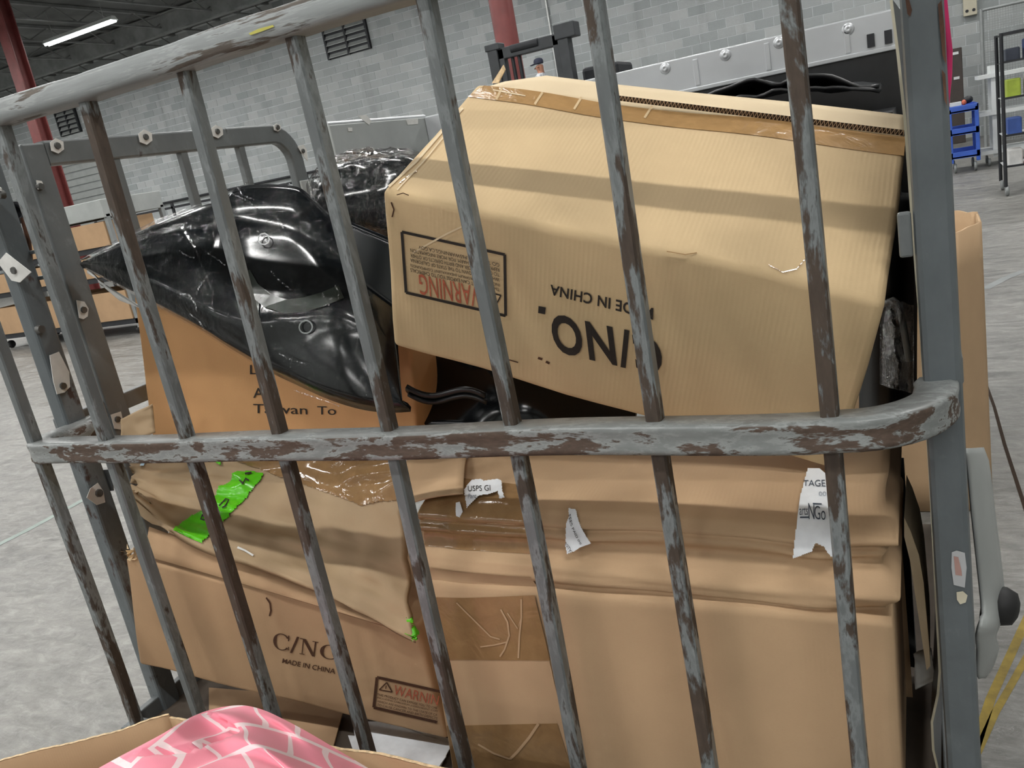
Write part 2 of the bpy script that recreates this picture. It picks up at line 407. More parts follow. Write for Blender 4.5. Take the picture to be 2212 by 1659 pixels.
# roof steel
for k, yy in enumerate([y for y in np.arange(-14.3, 19.4, 6.3)]):
    g = MB().box((X0, yy-.09, 6.2), (X1, yy+.09, 6.24)).box((X0, yy-.09, 6.66), (X1, yy+.09, 6.70)).box((X0, yy-.012, 6.24), (X1, yy+.012, 6.66))
    structure(g.build('trim_%d' % (k+1), M['steel_dark']), 'steel roof girder')
for k, xx in enumerate(np.arange(-29, 7.5, 1.83)):
    g = MB().box((xx-.05, Y0, 6.68), (xx+.05, Y1, 6.74)).box((xx-.03, Y0, 6.36), (xx+.03, Y1, 6.40))
    for j in range(int((Y1-Y0)/0.6)):
        ya = Y0+j*.6; g.bar((xx, ya, 6.38 if j % 2 else 6.70), (xx, ya+.6, 6.70 if j % 2 else 6.38), .025, .025)
    structure(g.build('trim_%d' % (k+10), M['steel_dark']), 'open web roof joist')

# =================================================================== ceiling lights
M['tube_light'].cycles.emission_sampling = 'NONE'
def ceiling_light(x, y, label, group):
    r = empty('ceiling_light', (x, y, LAMP_Z), label, 'light', group)
    z = LAMP_Z
    MB().add([(x-1.22,y-.11,z+.02),(x+1.22,y-.11,z+.02),(x+1.22,y+.11,z+.02),(x-1.22,y+.11,z+.02),
              (x-1.22,y-.05,z+.11),(x+1.22,y-.05,z+.11),(x+1.22,y+.05,z+.11),(x-1.22,y+.05,z+.11)],
             [[0,3,2,1],[4,5,6,7],[0,1,5,4],[1,2,6,5],[2,3,7,6],[3,0,4,7]]).build('housing', M['white_metal'], r)
    for s in (-.05, .05):
        MB().cyl((x-1.2, y+s, z-.005), (x+1.2, y+s, z-.005), .02, n=10).build('tube', M['tube_light'], r)
    for s in (-.9, .9): MB().cyl((x+s, y, z+.1), (x+s, y, 6.75), .006, n=6).build('hanger', M['conduit'], r)
    ld = bpy.data.lights.new('strip_light', 'AREA'); ld.shape = 'RECTANGLE'; ld.size = 2.4; ld.size_y = 0.12
    ld.energy = LAMP_W; ld.color = LAMP_COL
    lo = bpy.data.objects.new('strip_light', ld); COL.objects.link(lo); lo.parent = r; lo.location = (0, 0, -.035)
    return r
for yy in LAMP_ROWS:
    for xx in LAMP_XS:
        if yy > 10 and abs(xx+15.9) < .1: ceiling_light(xx, yy, 'lit fluorescent strip hanging under the dark roof at the top left', None)
        else:
            q = proj((xx, yy, LAMP_Z))
            ceiling_light(xx, yy, 'fluorescent strip light hanging under the roof outside the view', 'ceiling strip lights')

# =================================================================== the cage cart
S = 0.22275
cart = empty('cage_cart', (0.8, 0.6, 0), 'grey steel cage cart with a barred front gate, loaded with cartons', 'cart')
GAPZ = 0.30
def wob(k, t): return 0.0022*math.sin(k*2.1+t*5.0)
for i in range(8):
    m = MB(); x = i*S; n = 14; hw, hd, c = .0108, .0125, .003
    prof = [(-hw+c,-hd),(hw-c,-hd),(hw,-hd+c),(hw,hd-c),(hw-c,hd),(-hw+c,hd),(-hw,hd-c),(-hw,-hd+c)]
    path = []
    for j in range(n+1):
        z = GAPZ+(1.605-GAPZ)*j/n
        path.append(((x+wob(i, z), 0.004*math.sin(i+z*3), z), (1,0,0), (0,1,0)))
    m.sweep(path, prof, smooth=False)
    m.build('gate_bar', M['paint_bar_worn'] if i in (2, 7, 6, 3) else M['paint_bar'], cart)
# mid rail: bent bar with a hollow front face
prof = [(-.026,-.012),(-.026,.012),(-.018,.020),(.018,.022),(.026,.020),(.0275,.017),(.0275,.012),(.0262,.006),(.0258,0),(.0262,-.006),(.0275,-.013),(.0275,-.018),(.024,-.022),(-.018,-.020)]
path = []
zr = .979
def pth(x, y, dx, dy):
    l = math.hypot(dx, dy); path.append(((x, y, zr), (dy/l, -dx/l, 0), (0, 0, 1)))
for y in (.16, .09): pth(-.012, y, 0, -1)
for k in range(0, 7):
    a = math.pi/2*k/6; pth(-.012+.042*(1-math.cos(a)), .042-.042*math.sin(a), math.sin(a), -math.cos(a))
for k in range(1, 40): 
    x = .03+(1.57-.03)*k/40; path.append(((x, .003*math.sin(x*7), zr+.0015*math.sin(x*11+1)), (0, -1, 0), (0, 0, 1)))
for k in range(0, 11):
    a = math.pi/2*k/10; pth(1.575+.105*math.sin(a), .105*(1-math.cos(a)), math.cos(a), math.sin(a))
pth(1.68, .135, 0, 1)
MB().sweep(path, prof).build('middle_rail', M['paint_rail'], cart)
# top rail with welded lumps underneath
path = []
prof = [(-.026,-.018),(-.027,.016),(-.020,.021),(.016,.0215),(.0235,.019),(.0265,.012),(.0275,-.004),(.0265,-.013),(.023,-.0175),(.014,-.0190),(-.02,-.0195)]
for k in range(0, 73):
    x = -.30+2.02*k/72; lump = 0.0018*math.exp(-(((x/S+.5) % 1-.5)*S/.03)**2)
    path.append(((x, 0, 1.617+.0012*math.sin(x*9)-lump*.8), (0, -1, 0), (0, 0, 1)))
MB().sweep(path, prof).build('top_rail', M['paint_top'], cart)
for x in (-.30, 1.70):
    MB().sweep([((x, 0, z), (1,0,0), (0,1,0)) for z in (.26, .9, 1.62)], [(-.018,-.02),(.018,-.02),(.018,.02),(-.018,.02)], False).build('gate_stile', M['paint_post'], cart, bevel=.004) if x < 0 and False else None
# bottom rail of the gate
MB().box((-.03, -.02, .262), (1.64, .025, .302)).build('bottom_rail', M['paint_post'], cart, bevel=.004)

def rpost(name, x0, x1, y0, y1, z0, z1, mat, bev=.006):
    return MB().box((x0, y0, z0), (x1, y1, z1)).build(name, mat, cart, bevel=bev)
rpost('corner_post', 1.666, 1.712, .112, .165, .20, 1.75, M['paint_post'], .008)
rpost('corner_post', -.064, -.022, .095, .145, .20, 1.80, M['paint_post'])
rpost('corner_post', -.075, -.02, 1.13, 1.19, .20, 1.42, M['paint_panel'])
rpost('corner_post', 1.666, 1.72, 1.13, 1.19, .20, 1.60, M['paint_post'])
# hinge plate beside the right-hand post
MB().box((1.648, .115, 1.165), (1.664, .128, 1.222)).build('hinge_plate', M['paint_panel'], cart, bevel=.003)
# left end panel: front upright, bent top tube, rear upright, bars, mid rail
pw = .027
path = []; R = .09
P = [(.245, .6), (.245, 1.2), (.245, 1.5)]
rp = [(-.014,-.027),(.014,-.027),(.014,.027),(-.014,.027)]
MB().box((-.074, .218, .27), (-.046, .275, 1.60)).build('panel_upright', M['paint_panel'], cart, bevel=.004)
pp = []
for y in (.275, .6, .95): pp.append(((-.06, y, 1.577), (1,0,0), (0,0,1)))
for k in range(0, 9):
    a = math.pi/2*k/8; pp.append(((-.06, 1.035+R*math.sin(a), 1.577-R*(1-math.cos(a))), (1,0,0), (0, math.sin(a), math.cos(a))))
for z in (1.40, 1.0, .28): pp.append(((-.06, 1.125, z), (1,0,0), (0,1,0)))
MB().sweep(pp, rp, False).build('panel_tube', M['paint_panel'], cart, bevel=.005)
for y in (.455, .675, .895):
    MB().box((-.070, y-.012, .28), (-.050, y+.012, 1.56)).build('panel_bar', M['paint_panel'], cart, bevel=.003)
MB().box((-.076, .10, .975), (-.05, 1.11, 1.015)).build('panel_rail', M['paint_panel'], cart, bevel=.004)
MB().box((-.044, 1.10, 1.25), (-.036, 1.19, 1.43)).build('bracket_plate', M['alu_dull'], cart, bevel=.002)
MB().cyl((-.036, 1.135, 1.385), (-.028, 1.135, 1.385), .011, n=10).build('bolt', M['bolt'], cart)
# right end panel (seen edge on behind the post)
MB().box((1.69, .165, .975), (1.715, 1.13, 1.015)).build('panel_rail', M['paint_panel'], cart, bevel=.004)
MB().box((1.69, .165, 1.54), (1.715, 1.13, 1.58)).build('panel_rail', M['paint_panel'], cart, bevel=.004)
# deck and frame
MB().box((-.03, .03, .235), (1.66, 1.17, .262)).build('deck', M['deckwood'], cart)
MB().box((-.05, .02, .20), (-.03, 1.18, .30)).build('deck_edge', M['paint_panel'], cart, bevel=.003)
MB().box((1.66, .02, .20), (1.68, 1.18, .30)).build('deck_edge', M['paint_panel'], cart, bevel=.003)
# bolts with torn scraps of white plastic
def bolt(px, x=None, y=None, r=.009, scrap=None, d=(1,0,0)):
    p = at(px, x=x, y=y); d = V(*d)
    b = MB().cyl(p, p+d*.010, r, r*.8, n=8).build('bolt', M['bolt'], cart)
    if scrap:
        e1 = V(0,1,0) if abs(d[0]) > .5 else V(1,0,0); e2 = V(0,0,1)
        cx = sum(a for a, _ in scrap)/len(scrap); 
        poly = [at((px[0]+a, px[1]+b_), x=x, y=y)+d*.004 for a, b_ in scrap]
        MB().prism(poly, d*.0015).build('plastic_scrap', M['plasticwhite'], b)
    return b
sq = lambda s: [(-s,-.5*s),(-.2*s,-1.1*s),(.9*s,-.6*s),(s,.5*s),(.2*s,1.1*s),(-.8*s,.7*s)]
for px, s in (((120,316),15),((311,297),15),((466,285),13),((596,276),8)): bolt(px, x=-.046, scrap=sq(s))
bolt((651,327), x=-.046, r=.008, scrap=[(-11,-10),(2,-14),(9,-2),(11,22),(4,14)])
bolt((84,404), x=-.046, scrap=[(-9,-14),(3,-12),(8,-2),(2,4),(-5,6)])
bolt((177,670), x=-.046, scrap=[(-15,-21),(2,-18),(11,-3),(9,14),(0,20),(-9,17)])
bolt((250,906), x=-.046, scrap=[(-14,-10),(8,-17),(12,0),(8,22),(-6,20)])
bolt((36,583), y=.095, d=(0,-1,0), scrap=[(-36,-17),(-18,-38),(36,4),(12,26),(-6,22)])
bolt((84,712), x=-.022, r=.011)
bolt((132,834), x=-.022, scrap=[(-28,-66),(-8,-74),(14,-30),(16,2),(4,14),(-12,18),(-20,-10)])
bolt((210,1065), x=-.022, r=.011, scrap=[(-26,10),(-18,-10),(-2,-22),(10,-4),(14,20),(-4,26)])
bolt((8,420), y=.095, d=(0,-1,0), scrap=[(-8,-20),(0,-14),(3,0),(-8,6)])
# latch hardware between the left posts
p = at((40, 460), y=.17)
lt = MB().lathe(p, (0.5,-1,0.1), [(-.01,.0),(-.01,.022),(.012,.024),(.014,.014),(.004,.012),(.002,0)], 16).build('latch_socket', M['dark_metal'], cart)
MB().tube([at((48,470),y=.16), at((62,520),y=.16), at((70,600),y=.16), at((95,660),y=.16)], .005, 6).build('latch_rod', M['rust'], lt)
for py in (545, 600):
    q = at((70+ (py-545)*.35, py), y=.15); MB().box(q-V(.02,.01,.004), q+V(.02,.01,.004)).build('latch_lug', M['paint_post'], lt, bevel=.002)
# white plastic pinstripe hanging inside the left post
MB().tube([at((158,860),y=.20), at((188,945),y=.20), at((215,1000),y=.19), at((232,1080),y=.18), at((258,1150),y=.17), at((272,1200),y=.165)], .0028, 6).build('cord', M['plasticwhite'], cart)
MB().prism([at((206,1016),y=.15), at((240,1014),y=.15), at((245,1060),y=.15), at((226,1062),y=.15)], (0,.002,0)).build('strap_tab', M['paint_panel'], cart)
# casters
for cx, cy in ((.03, .10), (1.60, .14), (.03, 1.08), (1.60, 1.08)):
    MB().box((cx-.055, cy-.055, .19), (cx+.055, cy+.055, .20)).build('caster_plate', M['grey_metal'], cart)
    w = MB().lathe((cx-.022, cy+.03, .062), (1,0,0), [(0,0),(0,.05),(.004,.06),(.040,.06),(.044,.05),(.044,0)], 20).build('caster_wheel', M['rubber'], cart)
    for s in (-.032, .026): MB().box((cx+s, cy-.03, .05), (cx+s+.006, cy+.05, .19)).build('caster_fork', M['grey_metal'], w)
    MB().cyl((cx-.04, cy+.03, .062), (cx+.04, cy+.03, .062), .012, n=10).build('axle', M['alu_dull'], w)
# the swivel foot seen at the lower left corner
MB().lathe((-.125, .06, .165), (0,0,1), [(-.012,0),(-.012,.052),(0,.06),(.016,.058),(.022,.04),(.024,0)], 22).build('bumper_disc', M['alu_dull'], cart)
MB().box((-.12, .03, .165), (-.03, .10, .205)).build('bumper_bracket', M['paint_panel'], cart, bevel=.006)
# stickers on the right-hand post
def postpatch(poly, mat, name, off=.0012):
    MB().prism([at(p, y=.112)-V(0, off, 0) for p in poly], (0, -.0006, 0)).build(name, mat, cart)
postpatch([(2056,1192),(2066,1188),(2084,1193),(2088,1225),(2084,1268),(2060,1262),(2055,1225)], M['alu'], 'silver_sticker')
postpatch([(2060,1200),(2070,1202),(2077,1232),(2078,1242),(2064,1240)], flat('faded_red_print', (176,140,132), .6), 'sticker_print', .002)
postpatch([(2066,1278),(2080,1276),(2090,1285),(2086,1300),(2074,1304),(2067,1294)], M['beige'], 'paper_dot')
MB().prism([at(p_, y=-.0285) for p_ in [(538,72),(560,62),(590,54),(592,58),(566,68),(542,76)]], (0,-.0008,0)).build('yellow_scrape', flat('yellow_mark', (196,190,90), .6), cart)
for pl in ([(2026,10),(2034,0),(2040,60),(2044,140),(2036,120),(2030,60)], [(2034,150),(2042,160),(2046,230),(2040,215)], [(1956,0),(1964,0),(1970,22),(1966,36),(1960,30)]): postpatch(pl, M['rust'], 'rust_patch')
# bent metal bumper guard outside the right-hand post, with a rubber foot
mm = MB()
gp = [(2098,968,.30,30),(2108,1000,.30,34),(2118,1100,.30,36),(2130,1200,.30,38),(2140,1290,.30,38),(2140,1330,.28,34),(2130,1352,.25,32),(2124,1372,.26,30),(2130,1400,.28,34),(2122,1440,.30,24),(2116,1460,.32,10)]
def guard(u, v):
    t = v*(len(gp)-1); k = min(int(t), len(gp)-2); f = t-k
    a = [gp[k][j]*(1-f)+gp[k+1][j]*f for j in range(4)]
    return at((a[0]+(u-.5)*2*a[3]*.62, a[1]), y=a[2]+.06*u**2)
mm.grid(guard, 6, 24).build('bumper_guard', M['alu_dull'], cart, solid=.006)
p = at((2168, 1310), y=.34)
MB().lathe(p, (1, -.2, -.15), [(-.03,.0),(-.03,.03),(.0,.032),(.016,.026),(.022,.012),(.023,0)], 18).build('rubber_foot', M['rubber'], cart)

# =================================================================== surfaces that carry print, tape and labels
def find_uv(fn, px, g=(.5, .5)):
    u, v = g
    for _ in range(40):
        p = proj(fn(u, v)); e = V(*px)-p
        if abs(e).max() < .05: break
        h = 1e-3; a = (proj(fn(u+h, v))-p)/h; b = (proj(fn(u, v+h))-p)/h
        d = a[0]*b[1]-a[1]*b[0]
        if abs(d) < 1e-9: break
        du = (e[0]*b[1]-e[1]*b[0])/d; dv = (a[0]*e[1]-a[1]*e[0])/d
        s = min(1, .3/max(abs(du), abs(dv), 1e-9)); u += du*s; v += dv*s
    return u, v
def surf_off(fn, flip=1):
    def f(u, v, o):
        h = 2e-3; a = fn(u+h, v)-fn(u-h, v); b = fn(u, v+h)-fn(u, v-h); n = np.cross(a, b); n /= np.linalg.norm(n)+1e-12
        return fn(u, v)+n*o*flip
    return f
def outward(fn):
    u, v = .5, .5; f = surf_off(fn); p = fn(u, v)
    return 1 if (CAM-p)@(f(u, v, 1)-p) > 0 else -1
class Face:
    def __init__(s, fn): s.fn = fn; s.off = surf_off(fn, outward(fn))
    cl = None
    def uv(s, px, g=(.5,.5)):
        u, v = find_uv(s.fn, px, g)
        return (u, v) if s.cl is None else (min(1-s.cl, max(s.cl, u)), min(1-s.cl, max(s.cl, v)))
    def quad(s, px4, name, mat, parent, off=.0012, nu=8, nv=6, thick=0, rag=0):
        q = [V(*s.uv(p)) for p in px4]
        def f(a, b):
            t = (q[0]*(1-a)+q[1]*a)*(1-b)+(q[3]*(1-a)+q[2]*a)*b
            return s.off(t[0], t[1], off)
        return MB().grid(f, nu, nv).build(name, mat, parent, solid=thick, solid_off=0) if thick else MB().grid(f, nu, nv).build(name, mat, parent)
    def poly(s, pxs, name, mat, parent, off=.0014, sub=0, fine=0):
        q = [s.uv(p) for p in pxs]
        if fine:
            u0, u1 = min(a for a, _ in q), max(a for a, _ in q); v0, v1 = min(b for _, b in q), max(b for _, b in q)
            nu, nv = fine; vs_, fs, ix = [], [], {}
            def vid(i, j):
                if (i, j) not in ix: ix[(i, j)] = len(vs_); vs_.append(s.off(u0+(u1-u0)*i/nu, v0+(v1-v0)*j/nv, off))
                return ix[(i, j)]
            for i in range(nu):
                for j in range(nv):
                    if inpoly(u0+(u1-u0)*(i+.5)/nu, v0+(v1-v0)*(j+.5)/nv, q): fs.append([vid(i, j), vid(i+1, j), vid(i+1, j+1), vid(i, j+1)])
            return MB().add(vs_, fs, True).build(name, mat, parent)
        me = bmesh.new(); vv = [me.verts.new((a, b, 0)) for a, b in q]; me.faces.new(vv)
        bmesh.ops.triangulate(me, faces=me.faces)
        if sub: bmesh.ops.subdivide_edges(me, edges=me.edges, cuts=sub, use_grid_fill=True)
        me.verts.index_update()
        vs_ = [s.off(v.co.x, v.co.y, off) for v in me.verts]; fs = [[v.index for v in f.verts] for f in me.faces]; me.free()
        return MB().add(vs_, fs, True).build(name, mat, parent)
    def line(s, pxs, wpx, name, mat, parent, off=.0015):
        m = MB(); q = [V(*p) for p in pxs]; L = []; R = []
        for i, p in enumerate(q):
            d = q[min(i+1, len(q)-1)]-q[max(i-1, 0)]; d /= np.linalg.norm(d); n = V(-d[1], d[0])*wpx/2
            L.append(s.off(*s.uv(p+n), off)); R.append(s.off(*s.uv(p-n), off))
        k = len(q)
        return m.add(L+R, [[i, i+1, k+i+1, k+i] for i in range(k-1)]).build(name, mat, parent)
    def text(s, body, px4, name, mat, parent, off=.0016, mesh=None):
        """px4 = picture corners of the lettering: start-top, end-top, end-bottom, start-bottom"""
        vs_, fs = mesh or text_mesh(body)
        q = [V(*s.uv(p)) for p in px4]
        xs = [v[0] for v in vs_]; ys = [v[1] for v in vs_]; x0, x1, y0, y1 = min(xs), max(xs), min(ys), max(ys)
        out = []
        for x, y in vs_:
            a = (x-x0)/(x1-x0); b = (y1-y)/(y1-y0)
            t = (q[0]*(1-a)+q[1]*a)*(1-b)+(q[3]*(1-a)+q[2]*a)*b
            out.append(s.off(t[0], t[1], off))
        return MB().add(out, fs).build(name, mat, parent, merge=.00015 if mesh else 0)
def text_mesh(body, bold=0.0, space=1.0):
    cu = bpy.data.curves.new('t', 'FONT'); cu.body = body; cu.size = 1; cu.resolution_u = 4; cu.offset = bold; cu.space_character = space
    o = bpy.data.objects.new('t', cu); COL.objects.link(o)
    dg = bpy.context.evaluated_depsgraph_get(); me = bpy.data.meshes.new_from_object(o.evaluated_get(dg))
    vs_ = [(v.co.x, v.co.y) for v in me.vertices]; fs = [list(p.vertices) for p in me.polygons]
    bpy.data.objects.remove(o, do_unlink=True); bpy.data.meshes.remove(me); bpy.data.curves.remove(cu)
    return vs_, fs
def strokes(polys):
    vs_, fs = [], []
    for p in polys:
        b = len(vs_); vs_ += p; fs.append([b+i for i in range(len(p))])
    return vs_, fs
def serif_cno():
    """C/NO with serifs, as quads"""
    P = []
    def ell(cx, cy, rx, ry, a0, a1, n=22):
        for k in range(n):
            a, b = a0+(a1-a0)*k/n, a0+(a1-a0)*(k+1)/n
            def w(t): return .045+.10*abs(math.cos(t))**1.5
            P.append([(cx+rx*math.cos(a), cy+ry*math.sin(a)), (cx+rx*math.cos(b), cy+ry*math.sin(b)),
                      (cx+(rx-w(b))*math.cos(b), cy+(ry-.05-.02*abs(math.cos(b)))*math.sin(b)), (cx+(rx-w(a))*math.cos(a), cy+(ry-.05-.02*abs(math.cos(a)))*math.sin(a))])
    R = lambda x0, y0, x1, y1: P.append([(x0,y0),(x1,y0),(x1,y1),(x0,y1)])
    ell(.40, .5, .40, .5, math.radians(38), math.radians(322)); R(.68, .64, .73, .98); R(.70, .10, .74, .30)
    P.append([(.80,-.04),(.90,-.04),(1.16,1.04),(1.06,1.04)])
    R(1.24,.0,1.46,.05); R(1.33,.0,1.37,1.0); R(1.20,.95,1.42,1.0); P.append([(1.30,1.0),(1.46,1.0),(1.92,.0),(1.80,.0)])
    R(1.84,.0,1.90,1.0); R(1.74,.95,1.99,1.0)
    ell(2.52, .5, .42, .5, 0, 2*math.pi, 30)
    return strokes(P)

# ------------------------------------------------------------------ cartons
def hexa(c):
    """c: dict of 8 corners keyed 'lfb' (left/right, front/back, bottom/top)"""
    def f(a, b, g):
        p = V(0,0,0)
        for kx, wx in (('l', 1-a), ('r', a)):
            for ky, wy in (('f', 1-b), ('b', b)):
                for kz, wz in (('b', 1-g), ('t', g)): p = p+c[kx+ky+kz]*(wx*wy*wz)
        return p
    return f
class Carton:
    def __init__(s, c, r=.008, disp=None, seed=0, amp=.0025, res=.05):
        s.h = hexa(c); s.seed = seed; s.amp = amp; s.r = r; s.disp = disp
        s.L = [np.linalg.norm(c['rft']-c['lft']), np.linalg.norm(c['lbt']-c['lft']), np.linalg.norm(c['lft']-c['lfb'])]; s.res = res
    def P(s, a, b, g, rnd=True):
        L = s.L; p = V(a*L[0], b*L[1], g*L[2])
        if rnd:
            r = s.r*(1+.5*nz(p, 9, s.seed+3)); q = np.array([min(max(p[k], r), L[k]-r) for k in range(3)]); n = p-q; ln = np.linalg.norm(n)
            if ln > 1e-9: p = q+n*r/ln
        a, b, g = p/np.array(L); o = s.h(a, b, g)
        ex = s.h(1, b, g)-s.h(0, b, g); ey = s.h(a, 1, g)-s.h(a, 0, g); ez = s.h(a, b, 1)-s.h(a, b, 0)
        am = s.amp
        d = ex/np.linalg.norm(ex)*am*nz(o, 6, s.seed)+ey/np.linalg.norm(ey)*am*1.6*nz(o, 5, s.seed+1)+ez/np.linalg.norm(ez)*am*1.6*nz(o, 5, s.seed+2)
        if s.disp: d = d+s.disp(a, b, g, ex/np.linalg.norm(ex), ey/np.linalg.norm(ey), ez/np.linalg.norm(ez))
        return o+d
    def face(s, k):
        P = lambda a, b, g: s.P(a, b, g, False)
        return Face({'front': lambda u, v: P(u, 0, v), 'top': lambda u, v: P(u, v, 1), 'right': lambda u, v: P(1, u, v), 'left': lambda u, v: P(0, u, v)}[k])
    def body(s, name, mat, parent, faces='fblrtd'):
        m = MB(); L = s.L
        def ts(l):
            n = max(3, int(l/s.res)); r = s.r*1.2/l; b = [0, r*.25, r*.6, r]; 
            return b+[r+(1-2*r)*k/n for k in range(1, n)]+[1-x for x in b[::-1]]
        X, Y, Z = ts(L[0]), ts(L[1]), ts(L[2])
        if 'f' in faces: m.grid(lambda u, v: s.P(u, 0, v), 0, 0, us=X, vs_=Z, uvscale=(L[0], L[2]))
        if 'b' in faces: m.grid(lambda u, v: s.P(u, 1, v), 0, 0, us=X, vs_=Z, uvscale=(L[0], L[2]))
        if 't' in faces: m.grid(lambda u, v: s.P(u, v, 1), 0, 0, us=X, vs_=Y, uvscale=(L[0], L[1]))
        if 'd' in faces: m.grid(lambda u, v: s.P(u, v, 0), 0, 0, us=X, vs_=Y, uvscale=(L[0], L[1]))
        if 'l' in faces: m.grid(lambda u, v: s.P(0, u, v), 0, 0, us=Y, vs_=Z, uvscale=(L[1], L[2]))
        if 'r' in faces: m.grid(lambda u, v: s.P(1, u, v), 0, 0, us=Y, vs_=Z, uvscale=(L[1], L[2]))
        return m.build(name, mat, parent, merge=.0006)
def base_of(c): return V(*(sum(c[k] for k in c)/8)[:2], min(c[k][2] for k in c))

# ------------------------------------------------------------------ A: upside-down carton lying across the load
c = {'lft': at((823,414), y=.048), 'rft': at((1916,648), y=.076), 'rfb': at((1806,1020), y=.196), 'lfb': at((850,748), y=.165),
     'lbt': at((1030,181), y=.43), 'rbt': at((1962,296), y=.461)}
c['lbb'] = c['lfb']+c['lbt']-c['lft']; c['rbb'] = c['rfb']+c['rbt']-c['rft']
A = Carton(c, r=.011, seed=1, amp=.0035)
ra = empty('carton', base_of(c), 'large golden-brown carton lying upside down and tilted on top of the load', 'carton')
A.body('body', M['card_gold'], ra)
Af, At = A.face('front'), A.face('top')
At.quad([(1046,186),(1956,297),(1952,338),(1010,210)], 'tape', M['tape'], ra, .0012, 40, 3)
for a, b in ((1085,1072),(1172,1155),(1256,1240),(1409,1392)):
    yt = lambda x: 186+(x-1046)*.124
    At.line([(a, yt(a)), (b, yt(b)+28)], 5, 'tape_tear', M['card_gold'], ra, .002)
At.line([(1065,196),(1100,203),(1135,209)], 2.5, 'tape_wrinkle', M['card_pale'], ra, .002)
# end flap standing up along the back edge
n_up = V(*(c['lft']-c['lfb'])); n_up /= np.linalg.norm(n_up)
def lerpx(pts, u):
    t = u*(len(pts)-1); k = min(int(t), len(pts)-2); f = t-k; return V(*pts[k])*(1-f)+V(*pts[k+1])*f
fl_lo = [(1036,192),(1200,211),(1360,230),(1520,246),(1719,262),(1860,280),(1960,294)]
fl_hi = [(1090,176),(1180,163),(1330,182),(1500,200),(1719,221),(1860,237),(1960,249)]
def flap(u, v):
    p = lerpx(fl_lo, u)*(1-v)+lerpx(fl_hi, u)*v
    return at(p, y=.436+.03*u+.075*v)
MB().grid(flap, 30, 4).build('flap', M['card_pale'], ra, solid=.005)
# dark strip painted as the shade of the open gap between flap and top, with fluting
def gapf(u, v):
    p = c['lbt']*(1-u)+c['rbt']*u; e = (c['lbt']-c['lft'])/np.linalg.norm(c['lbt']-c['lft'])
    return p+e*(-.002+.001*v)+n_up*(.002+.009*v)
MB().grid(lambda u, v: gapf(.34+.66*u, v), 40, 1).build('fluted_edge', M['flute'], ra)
m = MB()
for k in range(150):
    u = .36+.63*k/150; a = gapf(u, .05)-V(0,.002,0); b = gapf(u+.0032, .95)-V(0,.002,0)
    if k % 2: a, b = gapf(u, .95)-V(0,.002,0), gapf(u+.0032, .05)-V(0,.002,0)
    m.bar(a, b, .0008, .0008, (0,1,0))
m.build('flutes', M['card_tan'], ra, kind='stuff')
MB().prism([at((1062,180),y=.45), at((1076,180),y=.45), at((1091,150),y=.46), at((1087,140),y=.46), at((1076,158),y=.455)], (0,.003,0)).build('torn_strip', M['card_edge'], ra)
Af.text('C/NO.', [(1424,772),(1165,660),(1178,640) if False else (1150,692),(1150,692)], 'x', M['ink'], ra) if False else None
bold = text_mesh('C/NO', .026, 1.12); 
Af.text('C/NO', [(1434,812),(1198,758),(1187,672),(1426,728)], 'printed_lettering', M['ink'], ra, mesh=bold)
Af.poly([(1164,660),(1180,663),(1178,678),(1163,675)], 'printed_dot', M['ink'], ra)
Af.text('MADE IN CHINA', [(1411,690),(1188,635),(1190,613),(1412,664)], 'printed_lettering', M['ink'], ra, mesh=text_mesh('MADE IN CHINA', .022, 1.06))
fr = [(869,500),(1091,549),(1093,681),(878,631)]
for i in range(4): Af.line([fr[i], ((fr[i][0]+fr[(i+1) % 4][0])/2, (fr[i][1]+fr[(i+1) % 4][1])/2), fr[(i+1) % 4]], 6, 'printed_frame', M['ink'], ra)
Af.text('WARNING', [(1052,668),(908,634),(905,590),(1049,622)], 'printed_warning', M['ink_red'], ra)
Af.line([(892,546),(930,524),(968,503),(1000,488)], 4, 'scratch', M['card_pale'], ra)
for pts, w_ in (([(1075,772),(1100,776),(1120,782)], 2.5), ([(1163,772),(1172,775)], 5), ([(1180,780),(1188,784)], 5), ([(858,420),(872,416),(884,421)], 2), ([(846,436),(852,452),(848,468)], 3)): Af.line(pts, w_, 'scuff', M['ink_brown'], ra)
for pts, w_ in (([(862,398),(885,380),(900,372)], 2), ([(1660,574),(1690,590),(1720,583),(1740,560)], 2), ([(1440,545),(1480,552),(1505,548)], 2), ([(840,405),(900,350),(960,280),(1000,235)], 5), ([(858,412),(920,345),(980,270)], 3)): At.line(pts, w_, 'crease', M['card_pale'] if w_ > 2 else M['tape2'], ra, .0016)
tri = [(1064,632),(1083,637),(1071,660)]
for i in range(3): Af.line([tri[i], tri[(i+1) % 3]], 3, 'printed_triangle', M['ink'], ra)
lines = ['THIS PRODUCT CAN EXPOSE YOU TO CHEMICALS', 'INCLUDING CHROMIUM (HEXAVALENT COMPOUNDS)', 'WHICH ARE KNOWN TO THE STATE OF CALIFORNIA', 'TO CAUSE CANCER AND BIRTH DEFECTS OR OTHER', 'REPRODUCTIVE HARM. FOR MORE INFORMATION', 'GO TO WWW.P65WARNINGS.CA.GOV']
for k, t in enumerate(lines):
    y = 578-k*10.6; x0 = 888 if k < 5 else 906
    sl = .222
    Af.text(t, [(1080, y+8+(1080-888)*sl), (x0, y+8+(x0-888)*sl), (x0-1, y+(x0-888)*sl), (1079, y+(1080-888)*sl)], 'printed_small_text', M['ink'], ra)

